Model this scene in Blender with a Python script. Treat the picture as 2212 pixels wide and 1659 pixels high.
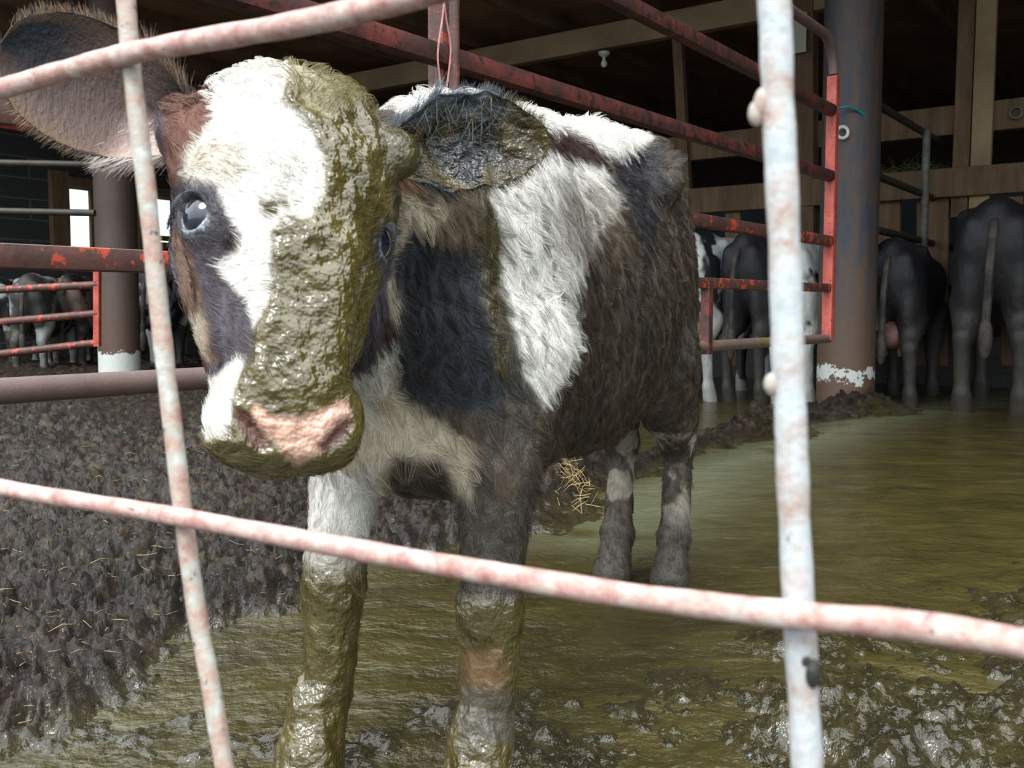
import bpy, bmesh, math, random
import numpy as np
from mathutils import Vector, Matrix

for o in list(bpy.data.objects):
    bpy.data.objects.remove(o, do_unlink=True)
SC = bpy.context.scene
COL = SC.collection
rng = np.random.default_rng(7)
random.seed(7)

# ---------------------------------------------------------------- camera
F = 2150.0; CX = 1106.0; CY = 829.5; HOR = 680.0; EYE = 0.52
PITCH = math.atan((CY - HOR) / F)
cam_d = bpy.data.cameras.new('camera'); cam = bpy.data.objects.new('camera', cam_d); COL.objects.link(cam)
cam.location = (0, 0, EYE)
cam.rotation_euler = (math.pi / 2 - PITCH, 0, 0)
cam_d.sensor_width = 36.0
cam_d.lens = 36.0 * F / 2212.0
cam_d.clip_start = 0.02; cam_d.clip_end = 300
cam_d.dof.use_dof = True
cam_d.dof.focus_distance = 1.7
cam_d.dof.aperture_fstop = 22.0
SC.camera = cam

# ---------------------------------------------------------------- light: overcast sky, seen through the open front
SC.view_settings.view_transform = 'Standard'
SC.view_settings.look = 'None'
SC.view_settings.gamma = 1.0
SC.view_settings.exposure = 0.75
world = bpy.data.worlds.new('overcast_sky'); SC.world = world
world.use_nodes = True
wn = world.node_tree.nodes; wl = world.node_tree.links
bg = wn['Background']; bg.inputs['Strength'].default_value = 2.3
tc = wn.new('ShaderNodeTexCoord'); sx = wn.new('ShaderNodeSeparateXYZ'); cr = wn.new('ShaderNodeValToRGB')
wl.new(tc.outputs['Generated'], sx.inputs[0]); wl.new(sx.outputs['Z'], cr.inputs[0])
cr.color_ramp.elements[0].position = 0.0; cr.color_ramp.elements[0].color = (0.34, 0.38, 0.42, 1)
cr.color_ramp.elements[1].position = 0.8; cr.color_ramp.elements[1].color = (0.93, 0.97, 1.0, 1)
wl.new(cr.outputs[0], bg.inputs['Color'])
sun_d = bpy.data.lights.new('veiled_sun', 'SUN'); sun = bpy.data.objects.new('veiled_sun', sun_d); COL.objects.link(sun)
sun_d.energy = 2.2; sun_d.angle = math.radians(30); sun_d.color = (1.0, 0.98, 0.95)
sun.rotation_euler = (math.radians(38), 0, math.radians(-28))

# ---------------------------------------------------------------- view geometry helpers
FW = np.array([0, math.cos(PITCH), -math.sin(PITCH)]); UP = np.array([0, math.sin(PITCH), math.cos(PITCH)])
def ray(px, py):
    return np.array([(px - CX) / F, 0, 0]) + FW - (py - CY) / F * UP
def at(px, py, Y):
    r = ray(px, py); return np.array([0, 0, EYE]) + r * (Y / r[1])
def gnd(px, py, z=0.0):
    r = ray(px, py); return np.array([0, 0, EYE]) + r * ((z - EYE) / r[2])
def seen(P):
    d = P - np.array([0, 0, EYE]); dep = d @ FW
    return CX + F * d[:, 0] / dep, CY - F * (d @ UP) / dep
# barn axes: U runs away to the right (the gates and rafters), V runs right and nearer (the feed line)
U = np.array([0.583, 0.8125, 0]); V = np.array([0.8125, -0.583, 0])
def uv(u, v, z=0): return U * u + V * v + np.array([0, 0, z])
def on_v(px, py, v):      # the point of the vertical plane V = v seen there
    r = ray(px, py); return np.array([0, 0, EYE]) + r * (v / (r @ V))
def on_u(px, py, u):
    r = ray(px, py); return np.array([0, 0, EYE]) + r * (u / (r @ U))

# ---------------------------------------------------------------- naming helpers
def tag(o, label=None, cat=None, group=None, kind=None):
    if label: o['label'] = label
    if cat: o['category'] = cat
    if group: o['group'] = group
    if kind: o['kind'] = kind
    return o
def empty(name, loc=(0, 0, 0), rz=0):
    o = bpy.data.objects.new(name, None); COL.objects.link(o); o.location = tuple(loc); o.rotation_euler = (0, 0, rz)
    o.empty_display_size = 0.05
    return o
def link(name, me, mat=None, parent=None, smooth=True, keep=True):
    o = bpy.data.objects.new(name, me); COL.objects.link(o)
    if mat: me.materials.append(mat)
    if smooth and len(me.polygons):
        me.polygons.foreach_set('use_smooth', [True] * len(me.polygons))
    if parent:
        o.parent = parent
        if keep:
            M = Matrix.LocRotScale(parent.location, parent.rotation_euler, parent.scale)
            if parent.parent:
                p = parent.parent; M = Matrix.LocRotScale(p.location, p.rotation_euler, p.scale) @ M
            o.matrix_parent_inverse = M.inverted()
    return o
def copy_tree(o, parent=None):
    c = o.copy(); COL.objects.link(c); c.parent = parent
    for ch in list(o.children): copy_tree(ch, c)
    return c

# ---------------------------------------------------------------- mesh helpers
class MB:
    def __init__(s): s.v = []; s.f = []
    def box(s, c, dims, ax=None, bev=0):
        c = np.array(c, float); ax = np.eye(3) if ax is None else np.array(ax, float)
        h = np.array(dims, float) / 2; n = len(s.v)
        b = min(bev, h.min() * .9)
        if b <= 0:
            for i in (-1, 1):
                for j in (-1, 1):
                    for k in (-1, 1): s.v.append(c + i * h[0] * ax[0] + j * h[1] * ax[1] + k * h[2] * ax[2])
            for q in ((0, 1, 3, 2), (4, 6, 7, 5), (0, 4, 5, 1), (2, 3, 7, 6), (0, 2, 6, 4), (1, 5, 7, 3)): s.f.append([n + i for i in q])
            return
        bm = bmesh.new(); bmesh.ops.create_cube(bm, size=1)
        for v in bm.verts: v.co = Vector(np.array(v.co) * h * 2)
        bmesh.ops.bevel(bm, geom=bm.edges[:], offset=b, segments=2, affect='EDGES', profile=0.5)
        bm.verts.ensure_lookup_table()
        for v in bm.verts: s.v.append(c + v.co.x * ax[0] + v.co.y * ax[1] + v.co.z * ax[2])
        for f in bm.faces: s.f.append([n + v.index for v in f.verts])
        bm.free()
    def bar(s, a, b, w, h, up=(0, 0, 1), bev=0):   # w across, h along up
        a = np.array(a, float); b = np.array(b, float); d = b - a; L = np.linalg.norm(d); d /= L
        up = np.array(up, float)
        sd = np.cross(d, up); sd /= np.linalg.norm(sd); u2 = np.cross(sd, d)
        s.box((a + b) / 2, (L, w, h), (d, sd, u2), bev)
    def tube(s, pts, r, n=14, caps=True, jit=0, ref=None, sq=False, twist=0):
        P = [np.array(p, float) for p in pts]; m = len(P)
        R = r if hasattr(r, '__len__') else [r] * m
        base = len(s.v); prev = None
        for i in range(m):
            t = P[min(i + 1, m - 1)] - P[max(i - 1, 0)]; t /= np.linalg.norm(t) + 1e-12
            if prev is None:
                a = np.array([0, 0, 1.0]) if abs(t[2]) < .9 else np.array([0, 1.0, 0])
                if ref is not None: a = np.array(ref, float)
                nrm = a - t * (a @ t)
            else: nrm = prev - t * (prev @ t)
            nrm /= np.linalg.norm(nrm); prev = nrm; bn = np.cross(t, nrm)
            for k in range(n):
                an = 2 * math.pi * k / n
                c, q = math.cos(an), math.sin(an)
                rr = R[i] * (1 + jit * (random.random() - .5))
                if sq:
                    p_ = 6.0; rr = R[i] / ((abs(c) ** p_ + abs(q) ** p_) ** (1 / p_))
                s.v.append(P[i] + rr * (c * nrm + q * bn))
        for i in range(m - 1):
            for k in range(n):
                a = base + i * n + k; b = base + i * n + (k + 1) % n
                s.f.append([a, b, b + n, a + n])
        if caps:
            s.f.append([base + k for k in range(n)][::-1]); s.f.append([base + (m - 1) * n + k for k in range(n)])
    def ball(s, c, r, n=10):
        c = np.array(c, float); r = np.array(r if hasattr(r, '__len__') else (r, r, r), float)
        base = len(s.v)
        s.v.append(c + r * np.array([0, 0, 1]))
        for i in range(1, n):
            th = math.pi * i / n
            for k in range(2 * n):
                ph = math.pi * k / n
                s.v.append(c + r * np.array([math.sin(th) * math.cos(ph), math.sin(th) * math.sin(ph), math.cos(th)]))
        s.v.append(c - r * np.array([0, 0, 1]))
        m = 2 * n; last = len(s.v) - 1
        for k in range(m):
            s.f.append([base, base + 1 + k, base + 1 + (k + 1) % m])
            s.f.append([last, last - m + (k + 1) % m, last - m + k])
        for i in range(n - 2):
            for k in range(m):
                a = base + 1 + i * m + k; b = base + 1 + i * m + (k + 1) % m
                s.f.append([a, a + m, b + m, b])
    def build(s, name, mat, parent=None, smooth=True, autos=True):
        me = bpy.data.meshes.new(name)
        me.from_pydata([tuple(map(float, p)) for p in s.v], [], s.f); me.validate(); me.update()
        o = link(name, me, mat, parent, smooth)
        if smooth and autos:
            try: me.set_sharp_from_angle(angle=math.radians(40))
            except Exception: pass
        return o
def smooth_path(pts, n=8):
    P = [np.array(p, float) for p in pts]; P = [2 * P[0] - P[1]] + P + [2 * P[-1] - P[-2]]; out = []
    for i in range(1, len(P) - 2):
        for k in range(n):
            t = k / n; a, b, c, d = P[i - 1], P[i], P[i + 1], P[i + 2]
            out.append(.5 * ((2 * b) + (-a + c) * t + (2 * a - 5 * b + 4 * c - d) * t * t + (-a + 3 * b - 3 * c + d) * t ** 3))
    out.append(P[-2]); return out

# ---------------------------------------------------------------- numpy noise
def _h(i, j, k, s):
    x = (i * 374761393 + j * 668265263 + k * 2147483647 + s * 974634777) & 0xFFFFFFFF
    x = ((x ^ (x >> 13)) * 1274126177) & 0xFFFFFFFF
    x = x ^ (x >> 16)
    return (x & 0xFFFF) / 65535.0
def vnoise(P, sc, seed=0):
    p = np.asarray(P, float) * sc + 1000.0
    i = np.floor(p).astype(np.int64); f = p - i; f = f * f * (3 - 2 * f)
    r = 0
    for a in (0, 1):
        for b in (0, 1):
            for c in (0, 1):
                w = (f[:, 0] if a else 1 - f[:, 0]) * (f[:, 1] if b else 1 - f[:, 1]) * (f[:, 2] if c else 1 - f[:, 2])
                r = r + w * _h(i[:, 0] + a, i[:, 1] + b, i[:, 2] + c, seed)
    return r * 2 - 1
def fbm(P, sc, oct=4, seed=0, gain=.5):
    r = 0; a = 1; t = 0
    for o in range(oct):
        r = r + a * vnoise(P, sc * 2.03 ** o, seed + o * 17); t += a; a *= gain
    return r / t
def sstep(a, b, x):
    t = np.clip((x - a) / (b - a), 0, 1); return t * t * (3 - 2 * t)

# ---------------------------------------------------------------- signed distance shapes, meshed by surface nets
class Field:
    def __init__(s, lo, hi, h, frame=None):
        s.lo = np.array(lo, float); s.h = h
        s.n = np.ceil((np.array(hi) - s.lo) / h).astype(int) + 1
        s.S = np.full(s.n, 0.05, np.float32)
    def _sub(s, lo, hi):
        a = np.clip(np.floor((lo - s.lo) / s.h).astype(int), 0, s.n - 1); b = np.clip(np.ceil((hi - s.lo) / s.h).astype(int) + 1, 1, s.n)
        if (b <= a).any(): return None
        g = [(s.lo[k] + s.h * np.arange(a[k], b[k])).astype(np.float32) for k in range(3)]
        return (slice(a[0], b[0]), slice(a[1], b[1]), slice(a[2], b[2])), g[0][:, None, None], g[1][None, :, None], g[2][None, None, :]
    def _mix(s, sl, d, k, sub):
        A = s.S[sl]
        if sub:
            d = -d; hh = np.clip(.5 - .5 * (d - A) / k, 0, 1); s.S[sl] = A * hh + d * (1 - hh) + k * hh * (1 - hh)
        else:
            hh = np.clip(.5 + .5 * (A - d) / k, 0, 1); s.S[sl] = A * (1 - hh) + d * hh - k * hh * (1 - hh)
    def cone(s, a, ra, b, rb, k=.02, sub=False):
        a = np.array(a, float); b = np.array(b, float); m = .05 + k
        lo = np.minimum(a - ra, b - rb) - m; hi = np.maximum(a + ra, b + rb) + m
        r = s._sub(lo, hi)
        if r is None: return
        sl, X, Y, Z = r; d = b - a; L2 = d @ d
        t = np.clip(((X - a[0]) * d[0] + (Y - a[1]) * d[1] + (Z - a[2]) * d[2]) / L2, 0, 1)
        D = np.sqrt((X - a[0] - t * d[0]) ** 2 + (Y - a[1] - t * d[1]) ** 2 + (Z - a[2] - t * d[2]) ** 2) - (ra + (rb - ra) * t)
        s._mix(sl, D, k, sub)
    def ell(s, c, r3, ax=None, k=.02, sub=False):
        c = np.array(c, float); r3 = np.array(r3, float); ax = np.eye(3) if ax is None else np.array(ax)
        ext = np.sqrt(((ax * r3[:, None]) ** 2).sum(0)) + .05 + k
        r = s._sub(c - ext, c + ext)
        if r is None: return
        sl, X, Y, Z = r; X = X - c[0]; Y = Y - c[1]; Z = Z - c[2]
        q0 = q1 = 0
        for i in range(3):
            p = X * ax[i][0] + Y * ax[i][1] + Z * ax[i][2]
            q0 = q0 + (p / r3[i]) ** 2; q1 = q1 + (p / r3[i] ** 2) ** 2
        q0 = np.sqrt(q0); q1 = np.sqrt(q1) + 1e-6
        s._mix(sl, q0 * (q0 - 1) / q1, k, sub)
    def mesh(s):
        S = s.S; neg = S < 0
        c = np.zeros(tuple(s.n - 1), np.uint8)
        for a in (0, 1):
            for b in (0, 1):
                for d in (0, 1):
                    c += neg[a:s.n[0] - 1 + a, b:s.n[1] - 1 + b, d:s.n[2] - 1 + d]
        act = (c > 0) & (c < 8); idx = np.argwhere(act)
        ids = np.full(act.shape, -1, np.int64); ids[act] = np.arange(len(idx))
        cor = {}
        for a in (0, 1):
            for b in (0, 1):
                for d in (0, 1): cor[a, b, d] = S[idx[:, 0] + a, idx[:, 1] + b, idx[:, 2] + d].astype(float)
        acc = np.zeros((len(idx), 3)); cnt = np.zeros(len(idx))
        for ax in range(3):
            o1, o2 = [k for k in range(3) if k != ax]
            for p in (0, 1):
                for q in (0, 1):
                    A = [0, 0, 0]; A[o1] = p; A[o2] = q; B = list(A); B[ax] = 1
                    va, vb = cor[tuple(A)], cor[tuple(B)]
                    m = (va < 0) != (vb < 0); t = va[m] / (va[m] - vb[m])
                    pt = np.tile(np.array(A, float), (m.sum(), 1)); pt[:, ax] = t
                    acc[m] += pt; cnt[m] += 1
        vs = (idx + acc / cnt[:, None]) * s.h + s.lo
        quads = []
        for ax in range(3):
            o1, o2 = (ax + 1) % 3, (ax + 2) % 3
            n0 = [slice(None)] * 3; n1 = [slice(None)] * 3; n0[ax] = slice(0, -1); n1[ax] = slice(1, None)
            a = neg[tuple(n0)]; b = neg[tuple(n1)]; ch = np.argwhere(a != b)
            ok = (ch[:, o1] > 0) & (ch[:, o2] > 0) & (ch[:, o1] < s.n[o1] - 1) & (ch[:, o2] < s.n[o2] - 1)
            ch = ch[ok]; fl = a[ch[:, 0], ch[:, 1], ch[:, 2]]
            def cell(i, j):
                t = ch.copy(); t[:, o1] -= i; t[:, o2] -= j; return ids[t[:, 0], t[:, 1], t[:, 2]]
            q = np.stack([cell(0, 0), cell(1, 0), cell(1, 1), cell(0, 1)], 1)
            q[~fl] = q[~fl][:, ::-1]; quads.append(q)
        q = np.concatenate(quads); q = q[(q >= 0).all(1)]
        return vs, q
def np_mesh(name, vs, q):
    me = bpy.data.meshes.new(name)
    me.vertices.add(len(vs)); me.vertices.foreach_set('co', vs.astype(np.float32).ravel())
    me.loops.add(q.size); me.loops.foreach_set('vertex_index', q.astype(np.int32).ravel())
    me.polygons.add(len(q)); me.polygons.foreach_set('loop_start', np.arange(0, q.size, q.shape[1], dtype=np.int32))
    me.polygons.foreach_set('loop_total', np.full(len(q), q.shape[1], np.int32))
    me.update(calc_edges=True); me.validate()
    return me
def relax(vs, q, it=2, lam=.5):
    for _ in range(it):
        s = np.zeros_like(vs); c = np.zeros(len(vs))
        for a in range(4):
            for b in ((a + 1) % 4, (a + 3) % 4):
                np.add.at(s, q[:, a], vs[q[:, b]]); np.add.at(c, q[:, a], 1)
        vs = vs + lam * (s / c[:, None] - vs)
    return vs
def vnormals(vs, q):
    n = np.cross(vs[q[:, 2]] - vs[q[:, 0]], vs[q[:, 3]] - vs[q[:, 1]])
    o = np.zeros_like(vs)
    for a in range(4): np.add.at(o, q[:, a], n)
    return o / (np.linalg.norm(o, axis=1, keepdims=True) + 1e-12)
def attr_col(me, name, rgb):
    a = me.color_attributes.new(name, 'FLOAT_COLOR', 'POINT')
    a.data.foreach_set('color', np.concatenate([rgb, np.ones((len(rgb), 1))], 1).astype(np.float32).ravel())
def attr_f(me, name, v):
    a = me.attributes.new(name, 'FLOAT', 'POINT'); a.data.foreach_set('value', v.astype(np.float32))

# ---------------------------------------------------------------- materials
def lin(r, g, b): 
    f = lambda c: (c / 255 / 12.92) if c / 255 <= .04045 else ((c / 255 + .055) / 1.055) ** 2.4
    return np.array([f(r), f(g), f(b)])
def c4(c): return (float(c[0]), float(c[1]), float(c[2]), 1.0)
class NT:
    def __init__(s, name):
        s.m = bpy.data.materials.new(name); s.m.use_nodes = True; s.t = s.m.node_tree; s.b = s.t.nodes['Principled BSDF']
        s.co = s.t.nodes.new('ShaderNodeTexCoord').outputs['Object']
    def n(s, ty, **k):
        x = s.t.nodes.new(ty)
        for a, b in k.items(): setattr(x, a, b)
        return x
    def l(s, a, b): s.t.links.new(a, b)
    def stretch(s, v):
        m = s.n('ShaderNodeMapping'); s.l(s.co, m.inputs[0]); m.inputs['Scale'].default_value = v; return m.outputs[0]
    def noise(s, sc, det=5, rough=.6, co=None, dist=0):
        x = s.n('ShaderNodeTexNoise'); x.inputs['Scale'].default_value = sc; x.inputs['Detail'].default_value = det
        x.inputs['Roughness'].default_value = rough; x.inputs['Distortion'].default_value = dist
        s.l(co if co is not None else s.co, x.inputs['Vector']); return x.outputs['Fac']
    def ramp(s, fac, stops):
        r = s.n('ShaderNodeValToRGB'); s.l(fac, r.inputs[0]); e = r.color_ramp.elements
        e[0].position, e[0].color = stops[0][0], c4(stops[0][1]); e[1].position, e[1].color = stops[-1][0], c4(stops[-1][1])
        for p, c in stops[1:-1]:
            q = e.new(p); q.color = c4(c)
        return r.outputs[0]
    def mix(s, f, a, b, mode='MIX'):
        x = s.n('ShaderNodeMix', data_type='RGBA', blend_type=mode)
        for sock, v in ((x.inputs[0], f), (x.inputs[6], a), (x.inputs[7], b)):
            if isinstance(v, (int, float)): sock.default_value = v
            elif isinstance(v, np.ndarray): sock.default_value = c4(v)
            else: s.l(v, sock)
        return x.outputs[2]
    def val(s, f, a, b):
        x = s.n('ShaderNodeMapRange'); s.l(f, x.inputs[0]); x.inputs[3].default_value = a; x.inputs[4].default_value = b; return x.outputs[0]
    def math(s, op, a, b):
        x = s.n('ShaderNodeMath', operation=op)
        for sock, v in ((x.inputs[0], a), (x.inputs[1], b)):
            if isinstance(v, (int, float)): sock.default_value = v
            else: s.l(v, sock)
        return x.outputs[0]
    def bump(s, h, st=.5, dist=.01):
        x = s.n('ShaderNodeBump'); x.inputs['Strength'].default_value = st; x.inputs['Distance'].default_value = dist
        s.l(h, x.inputs['Height']); s.l(x.outputs[0], s.b.inputs['Normal']); s.l(x.outputs[0], s.b.inputs['Coat Normal'])
    def col(s, c):
        if isinstance(c, np.ndarray): s.b.inputs['Base Color'].default_value = c4(c)
        else: s.l(c, s.b.inputs['Base Color'])
    def rough(s, r):
        if isinstance(r, (int, float)): s.b.inputs['Roughness'].default_value = r
        else: s.l(r, s.b.inputs['Roughness'])
    def attr(s, name):
        a = s.n('ShaderNodeAttribute'); a.attribute_name = name; return a
def blotch(name, A, B, lo=.45, hi=.55, sc=6, rough=.6, bsc=60, bst=.4, bd=.004, stretch=None, det=8, spec=None, C=None, csc=30, cl=.62, ch=.68):
    t = NT(name); co = t.stretch(stretch) if stretch else None
    f = t.noise(sc, det, .65, co)
    c = t.ramp(f, [(lo, A), (hi, B)])
    if C is not None:
        g = t.noise(csc, 6, .6, co); c = t.mix(t.ramp(g, [(cl, np.zeros(3)), (ch, np.ones(3))]), c, C)
    t.col(c); t.rough(rough); t.bump(t.noise(bsc, 6, .6, co), bst, bd)
    if spec is not None: t.b.inputs['Specular IOR Level'].default_value = spec
    return t.m
# ---------------------------------------------------------------- shared materials
M = {}
M['wood'] = blotch('weathered_timber', lin(88, 68, 48), lin(120, 98, 72), .35, .7, 3, .85, 20, .5, .01, (6, 6, .8))
M['beam'] = blotch('brown_beam', lin(128, 108, 82), lin(165, 145, 112), .35, .7, 2, .85, 14, .3, .01)
M['rafter'] = blotch('dark_rafter', lin(100, 78, 58), lin(140, 112, 86), .35, .7, 2, .9, 14, .3, .01)
M['deck'] = blotch('roof_boards', lin(130, 96, 74), lin(176, 136, 106), .35, .7, 2.5, .9, 12, .4, .01)
M['gate'] = blotch('red_gate_paint', lin(66, 42, 38), lin(112, 50, 42), .46, .66, 9, .5, 90, .35, .003, C=lin(48, 34, 32), csc=34, cl=.52, ch=.6)
M['gate_rust'] = blotch('rusted_gate_tube', lin(70, 48, 42), lin(98, 60, 52), .42, .66, 14, .55, 90, .35, .003, C=lin(176, 66, 46), csc=22, cl=.56, ch=.59)
M['gate_orange'] = blotch('orange_red_paint', lin(150, 58, 48), lin(178, 84, 72), .4, .62, 12, .5, 90, .3, .003, C=lin(92, 52, 44), csc=60, cl=.58, ch=.66)
M['pipe_brown'] = blotch('brown_pipe', lin(92, 76, 72), lin(112, 92, 86), .3, .7, 12, .5, 220, .35, .002, C=lin(108, 96, 52), csc=6, cl=.6, ch=.68)
M['galv'] = blotch('galvanised_tube', lin(70, 68, 60), lin(112, 112, 104), .35, .65, 9, .6, 80, .3, .003)
M['galv_dark'] = blotch('dark_tube', lin(40, 36, 30), lin(60, 56, 46), .35, .65, 9, .6, 80, .3, .003)  # darker version of the galvanised tube colour
M['white'] = blotch('white_porcelain', lin(200, 200, 192), lin(225, 225, 220), .3, .7, 5, .3, 40, .1, .001)
M['twine'] = blotch('blue_twine', lin(28, 120, 128), lin(50, 150, 160), .3, .7, 60, .7, 300, .5, .001)
M['twine_green'] = blotch('green_twine', lin(30, 82, 62), lin(44, 110, 80), .3, .7, 60, .7, 300, .5, .001)
M['wire_thin'] = blotch('pink_rusty_wire', lin(150, 96, 88), lin(180, 130, 120), .3, .7, 60, .5, 300, .3, .001)
M['straw'] = blotch('straw', lin(96, 74, 46), lin(192, 168, 112), .3, .7, 20, .6, 100, .3, .001)
M['hay'] = blotch('green_hay', lin(64, 74, 40), lin(110, 116, 66), .3, .7, 20, .8, 100, .3, .001)
M['paper'] = blotch('old_notice', lin(165, 165, 150), lin(185, 185, 170), .3, .7, 5, .8, 40, .1, .001)
M['sheet'] = blotch('dull_blue_sheeting', lin(44, 54, 58), lin(60, 70, 74), .3, .7, 2, .8, 10, .3, .01)
M['concrete'] = blotch('dark_wet_concrete', lin(30, 30, 26), lin(52, 52, 44), .3, .7, 4, .55, 30, .5, .01)

# fence wire: pink rust with chalky galvanised patches
t = NT('rusty_fence_wire')
f = t.noise(110, 8, .7); c = t.ramp(f, [(.34, lin(150, 104, 96)), (.48, lin(178, 142, 134)), (.58, lin(190, 170, 160)), (.72, lin(200, 194, 188))])
g = t.noise(190, 4, .6); c = t.mix(t.ramp(g, [(.66, np.zeros(3)), (.72, np.ones(3))]), c, lin(96, 82, 96))
t.col(c); t.rough(.5); t.bump(t.noise(420, 6, .7), .6, .0012); M['fence'] = t.m
t = NT('rusty_grey_fence_wire')
f = t.noise(90, 8, .7); c = t.ramp(f, [(.34, lin(150, 112, 102)), (.46, lin(168, 146, 132)), (.56, lin(164, 164, 156)), (.68, lin(190, 190, 184))])
g = t.noise(150, 4, .6); c = t.mix(t.ramp(g, [(.64, np.zeros(3)), (.7, np.ones(3))]), c, lin(70, 64, 76))
t.col(c); t.rough(.5); t.bump(t.noise(420, 6, .7), .6, .0012); M['fence2'] = t.m

t = NT('chalky_fence_wire')
f = t.noise(80, 8, .7); c = t.ramp(f, [(.32, lin(150, 116, 108)), (.42, lin(168, 156, 148)), (.56, lin(180, 186, 188)), (.68, lin(160, 170, 172))])
g = t.noise(170, 4, .6); c = t.mix(t.ramp(g, [(.66, np.zeros(3)), (.72, np.ones(3))]), c, lin(110, 104, 122))
t.col(c); t.rough(.5); t.bump(t.noise(420, 6, .7), .6, .0012); M['fence3'] = t.m

def post_mat(name, top, low, white):
    t = NT(name); z = t.n('ShaderNodeSeparateXYZ'); t.l(t.co, z.inputs[0]); Z = z.outputs['Z']
    n1 = t.noise(7, 8, .65, t.stretch((3, 3, .6))); n2 = t.noise(28, 6, .6)
    c = t.ramp(n1, [(.4, top), (.6, low)])
    zf = t.math('ADD', Z, t.math('MULTIPLY', t.math('SUBTRACT', n2, .5), .9))
    c = t.mix(t.ramp(zf, [(.35, np.ones(3)), (.85, np.zeros(3))]), c, low)
    n3 = t.noise(11, 7, .7)
    band = t.math('SUBTRACT', 1.0, t.math('ABSOLUTE', t.math('DIVIDE', t.math('SUBTRACT', Z, white[0]), white[1]), 0))
    m = t.math('GREATER_THAN', t.math('ADD', t.math('MULTIPLY', t.math('MINIMUM', t.math('MAXIMUM', band, 0), 1), white[2]), n3), white[3])
    m = t.math('MULTIPLY', m, t.math('LESS_THAN', Z, white[0] + white[1] * .8))
    c = t.mix(m, c, lin(190, 196, 190)); t.col(c); t.rough(.55); t.bump(n2, .4, .006); return t.m
M['post_blue'] = post_mat('blue_grey_steel_post', lin(58, 66, 76), lin(92, 72, 58), (.20, .10, .32, .72))
M['post_brown'] = post_mat('brown_steel_post', lin(72, 64, 60), lin(84, 66, 56), (.12, .26, .9, .95))

# block wall
t = NT('concrete_block'); b = t.n('ShaderNodeTexBrick')
mp = t.n('ShaderNodeMapping'); t.l(t.co, mp.inputs[0]); t.l(mp.outputs[0], b.inputs[0])
mp.inputs['Rotation'].default_value = (math.radians(90), 0, 0)
b.inputs['Color1'].default_value = c4(lin(58, 58, 56)); b.inputs['Color2'].default_value = c4(lin(50, 50, 50)); b.inputs['Mortar'].default_value = c4(lin(86, 86, 84))
b.inputs['Scale'].default_value = 1.0; b.inputs['Brick Width'].default_value = .45; b.inputs['Row Height'].default_value = .22; b.inputs['Mortar Size'].default_value = .008
t.col(b.outputs['Color']); t.rough(.9); t.bump(t.noise(30, 5), .3, .01); M['block'] = t.m
# wood board wall
t = NT('dark_board_wall'); w = t.n('ShaderNodeTexBrick'); mp = t.n('ShaderNodeMapping'); t.l(t.co, mp.inputs[0]); t.l(mp.outputs[0], w.inputs[0])
mp.inputs['Rotation'].default_value = (math.radians(90), 0, math.radians(0))
w.inputs['Brick Width'].default_value = 3; w.inputs['Row Height'].default_value = .16; w.inputs['Mortar Size'].default_value = .006; w.inputs['Scale'].default_value = 1
w.inputs['Color1'].default_value = c4(lin(48, 38, 30)); w.inputs['Color2'].default_value = c4(lin(58, 46, 36)); w.inputs['Mortar'].default_value = c4(lin(14, 12, 10))
t.col(w.outputs['Color']); t.rough(.9); M['boards'] = t.m

# ---------------------------------------------------------------- ground
line = [(-.95, .6), (-.70, 1.0), (-.56, 1.19), (-.40, 1.62), (-.26, 1.96), (.08, 2.40), (.66, 3.60), (1.90, 5.25), (3.2, 6.6)]
def line_dist(x, y):
    best = np.full(x.shape, 1e9); sg = np.ones(x.shape); tt = np.zeros(x.shape)
    for i in range(len(line) - 1):
        a = np.array(line[i]); b = np.array(line[i + 1]); d = b - a; L = d @ d
        t = np.clip(((x - a[0]) * d[0] + (y - a[1]) * d[1]) / L, 0, 1)
        dx = x - a[0] - t * d[0]; dy = y - a[1] - t * d[1]; r = np.hypot(dx, dy)
        s = np.sign(d[0] * dy - d[1] * dx); m = r < best
        best = np.where(m, r, best); sg = np.where(m, s, sg); tt = np.where(m, i + t, tt)
    return best * sg, tt
def bump_at(x, y, cx, cy, r, h): return h * np.exp(-((x - cx) ** 2 + (y - cy) ** 2) / (r * r))
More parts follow.
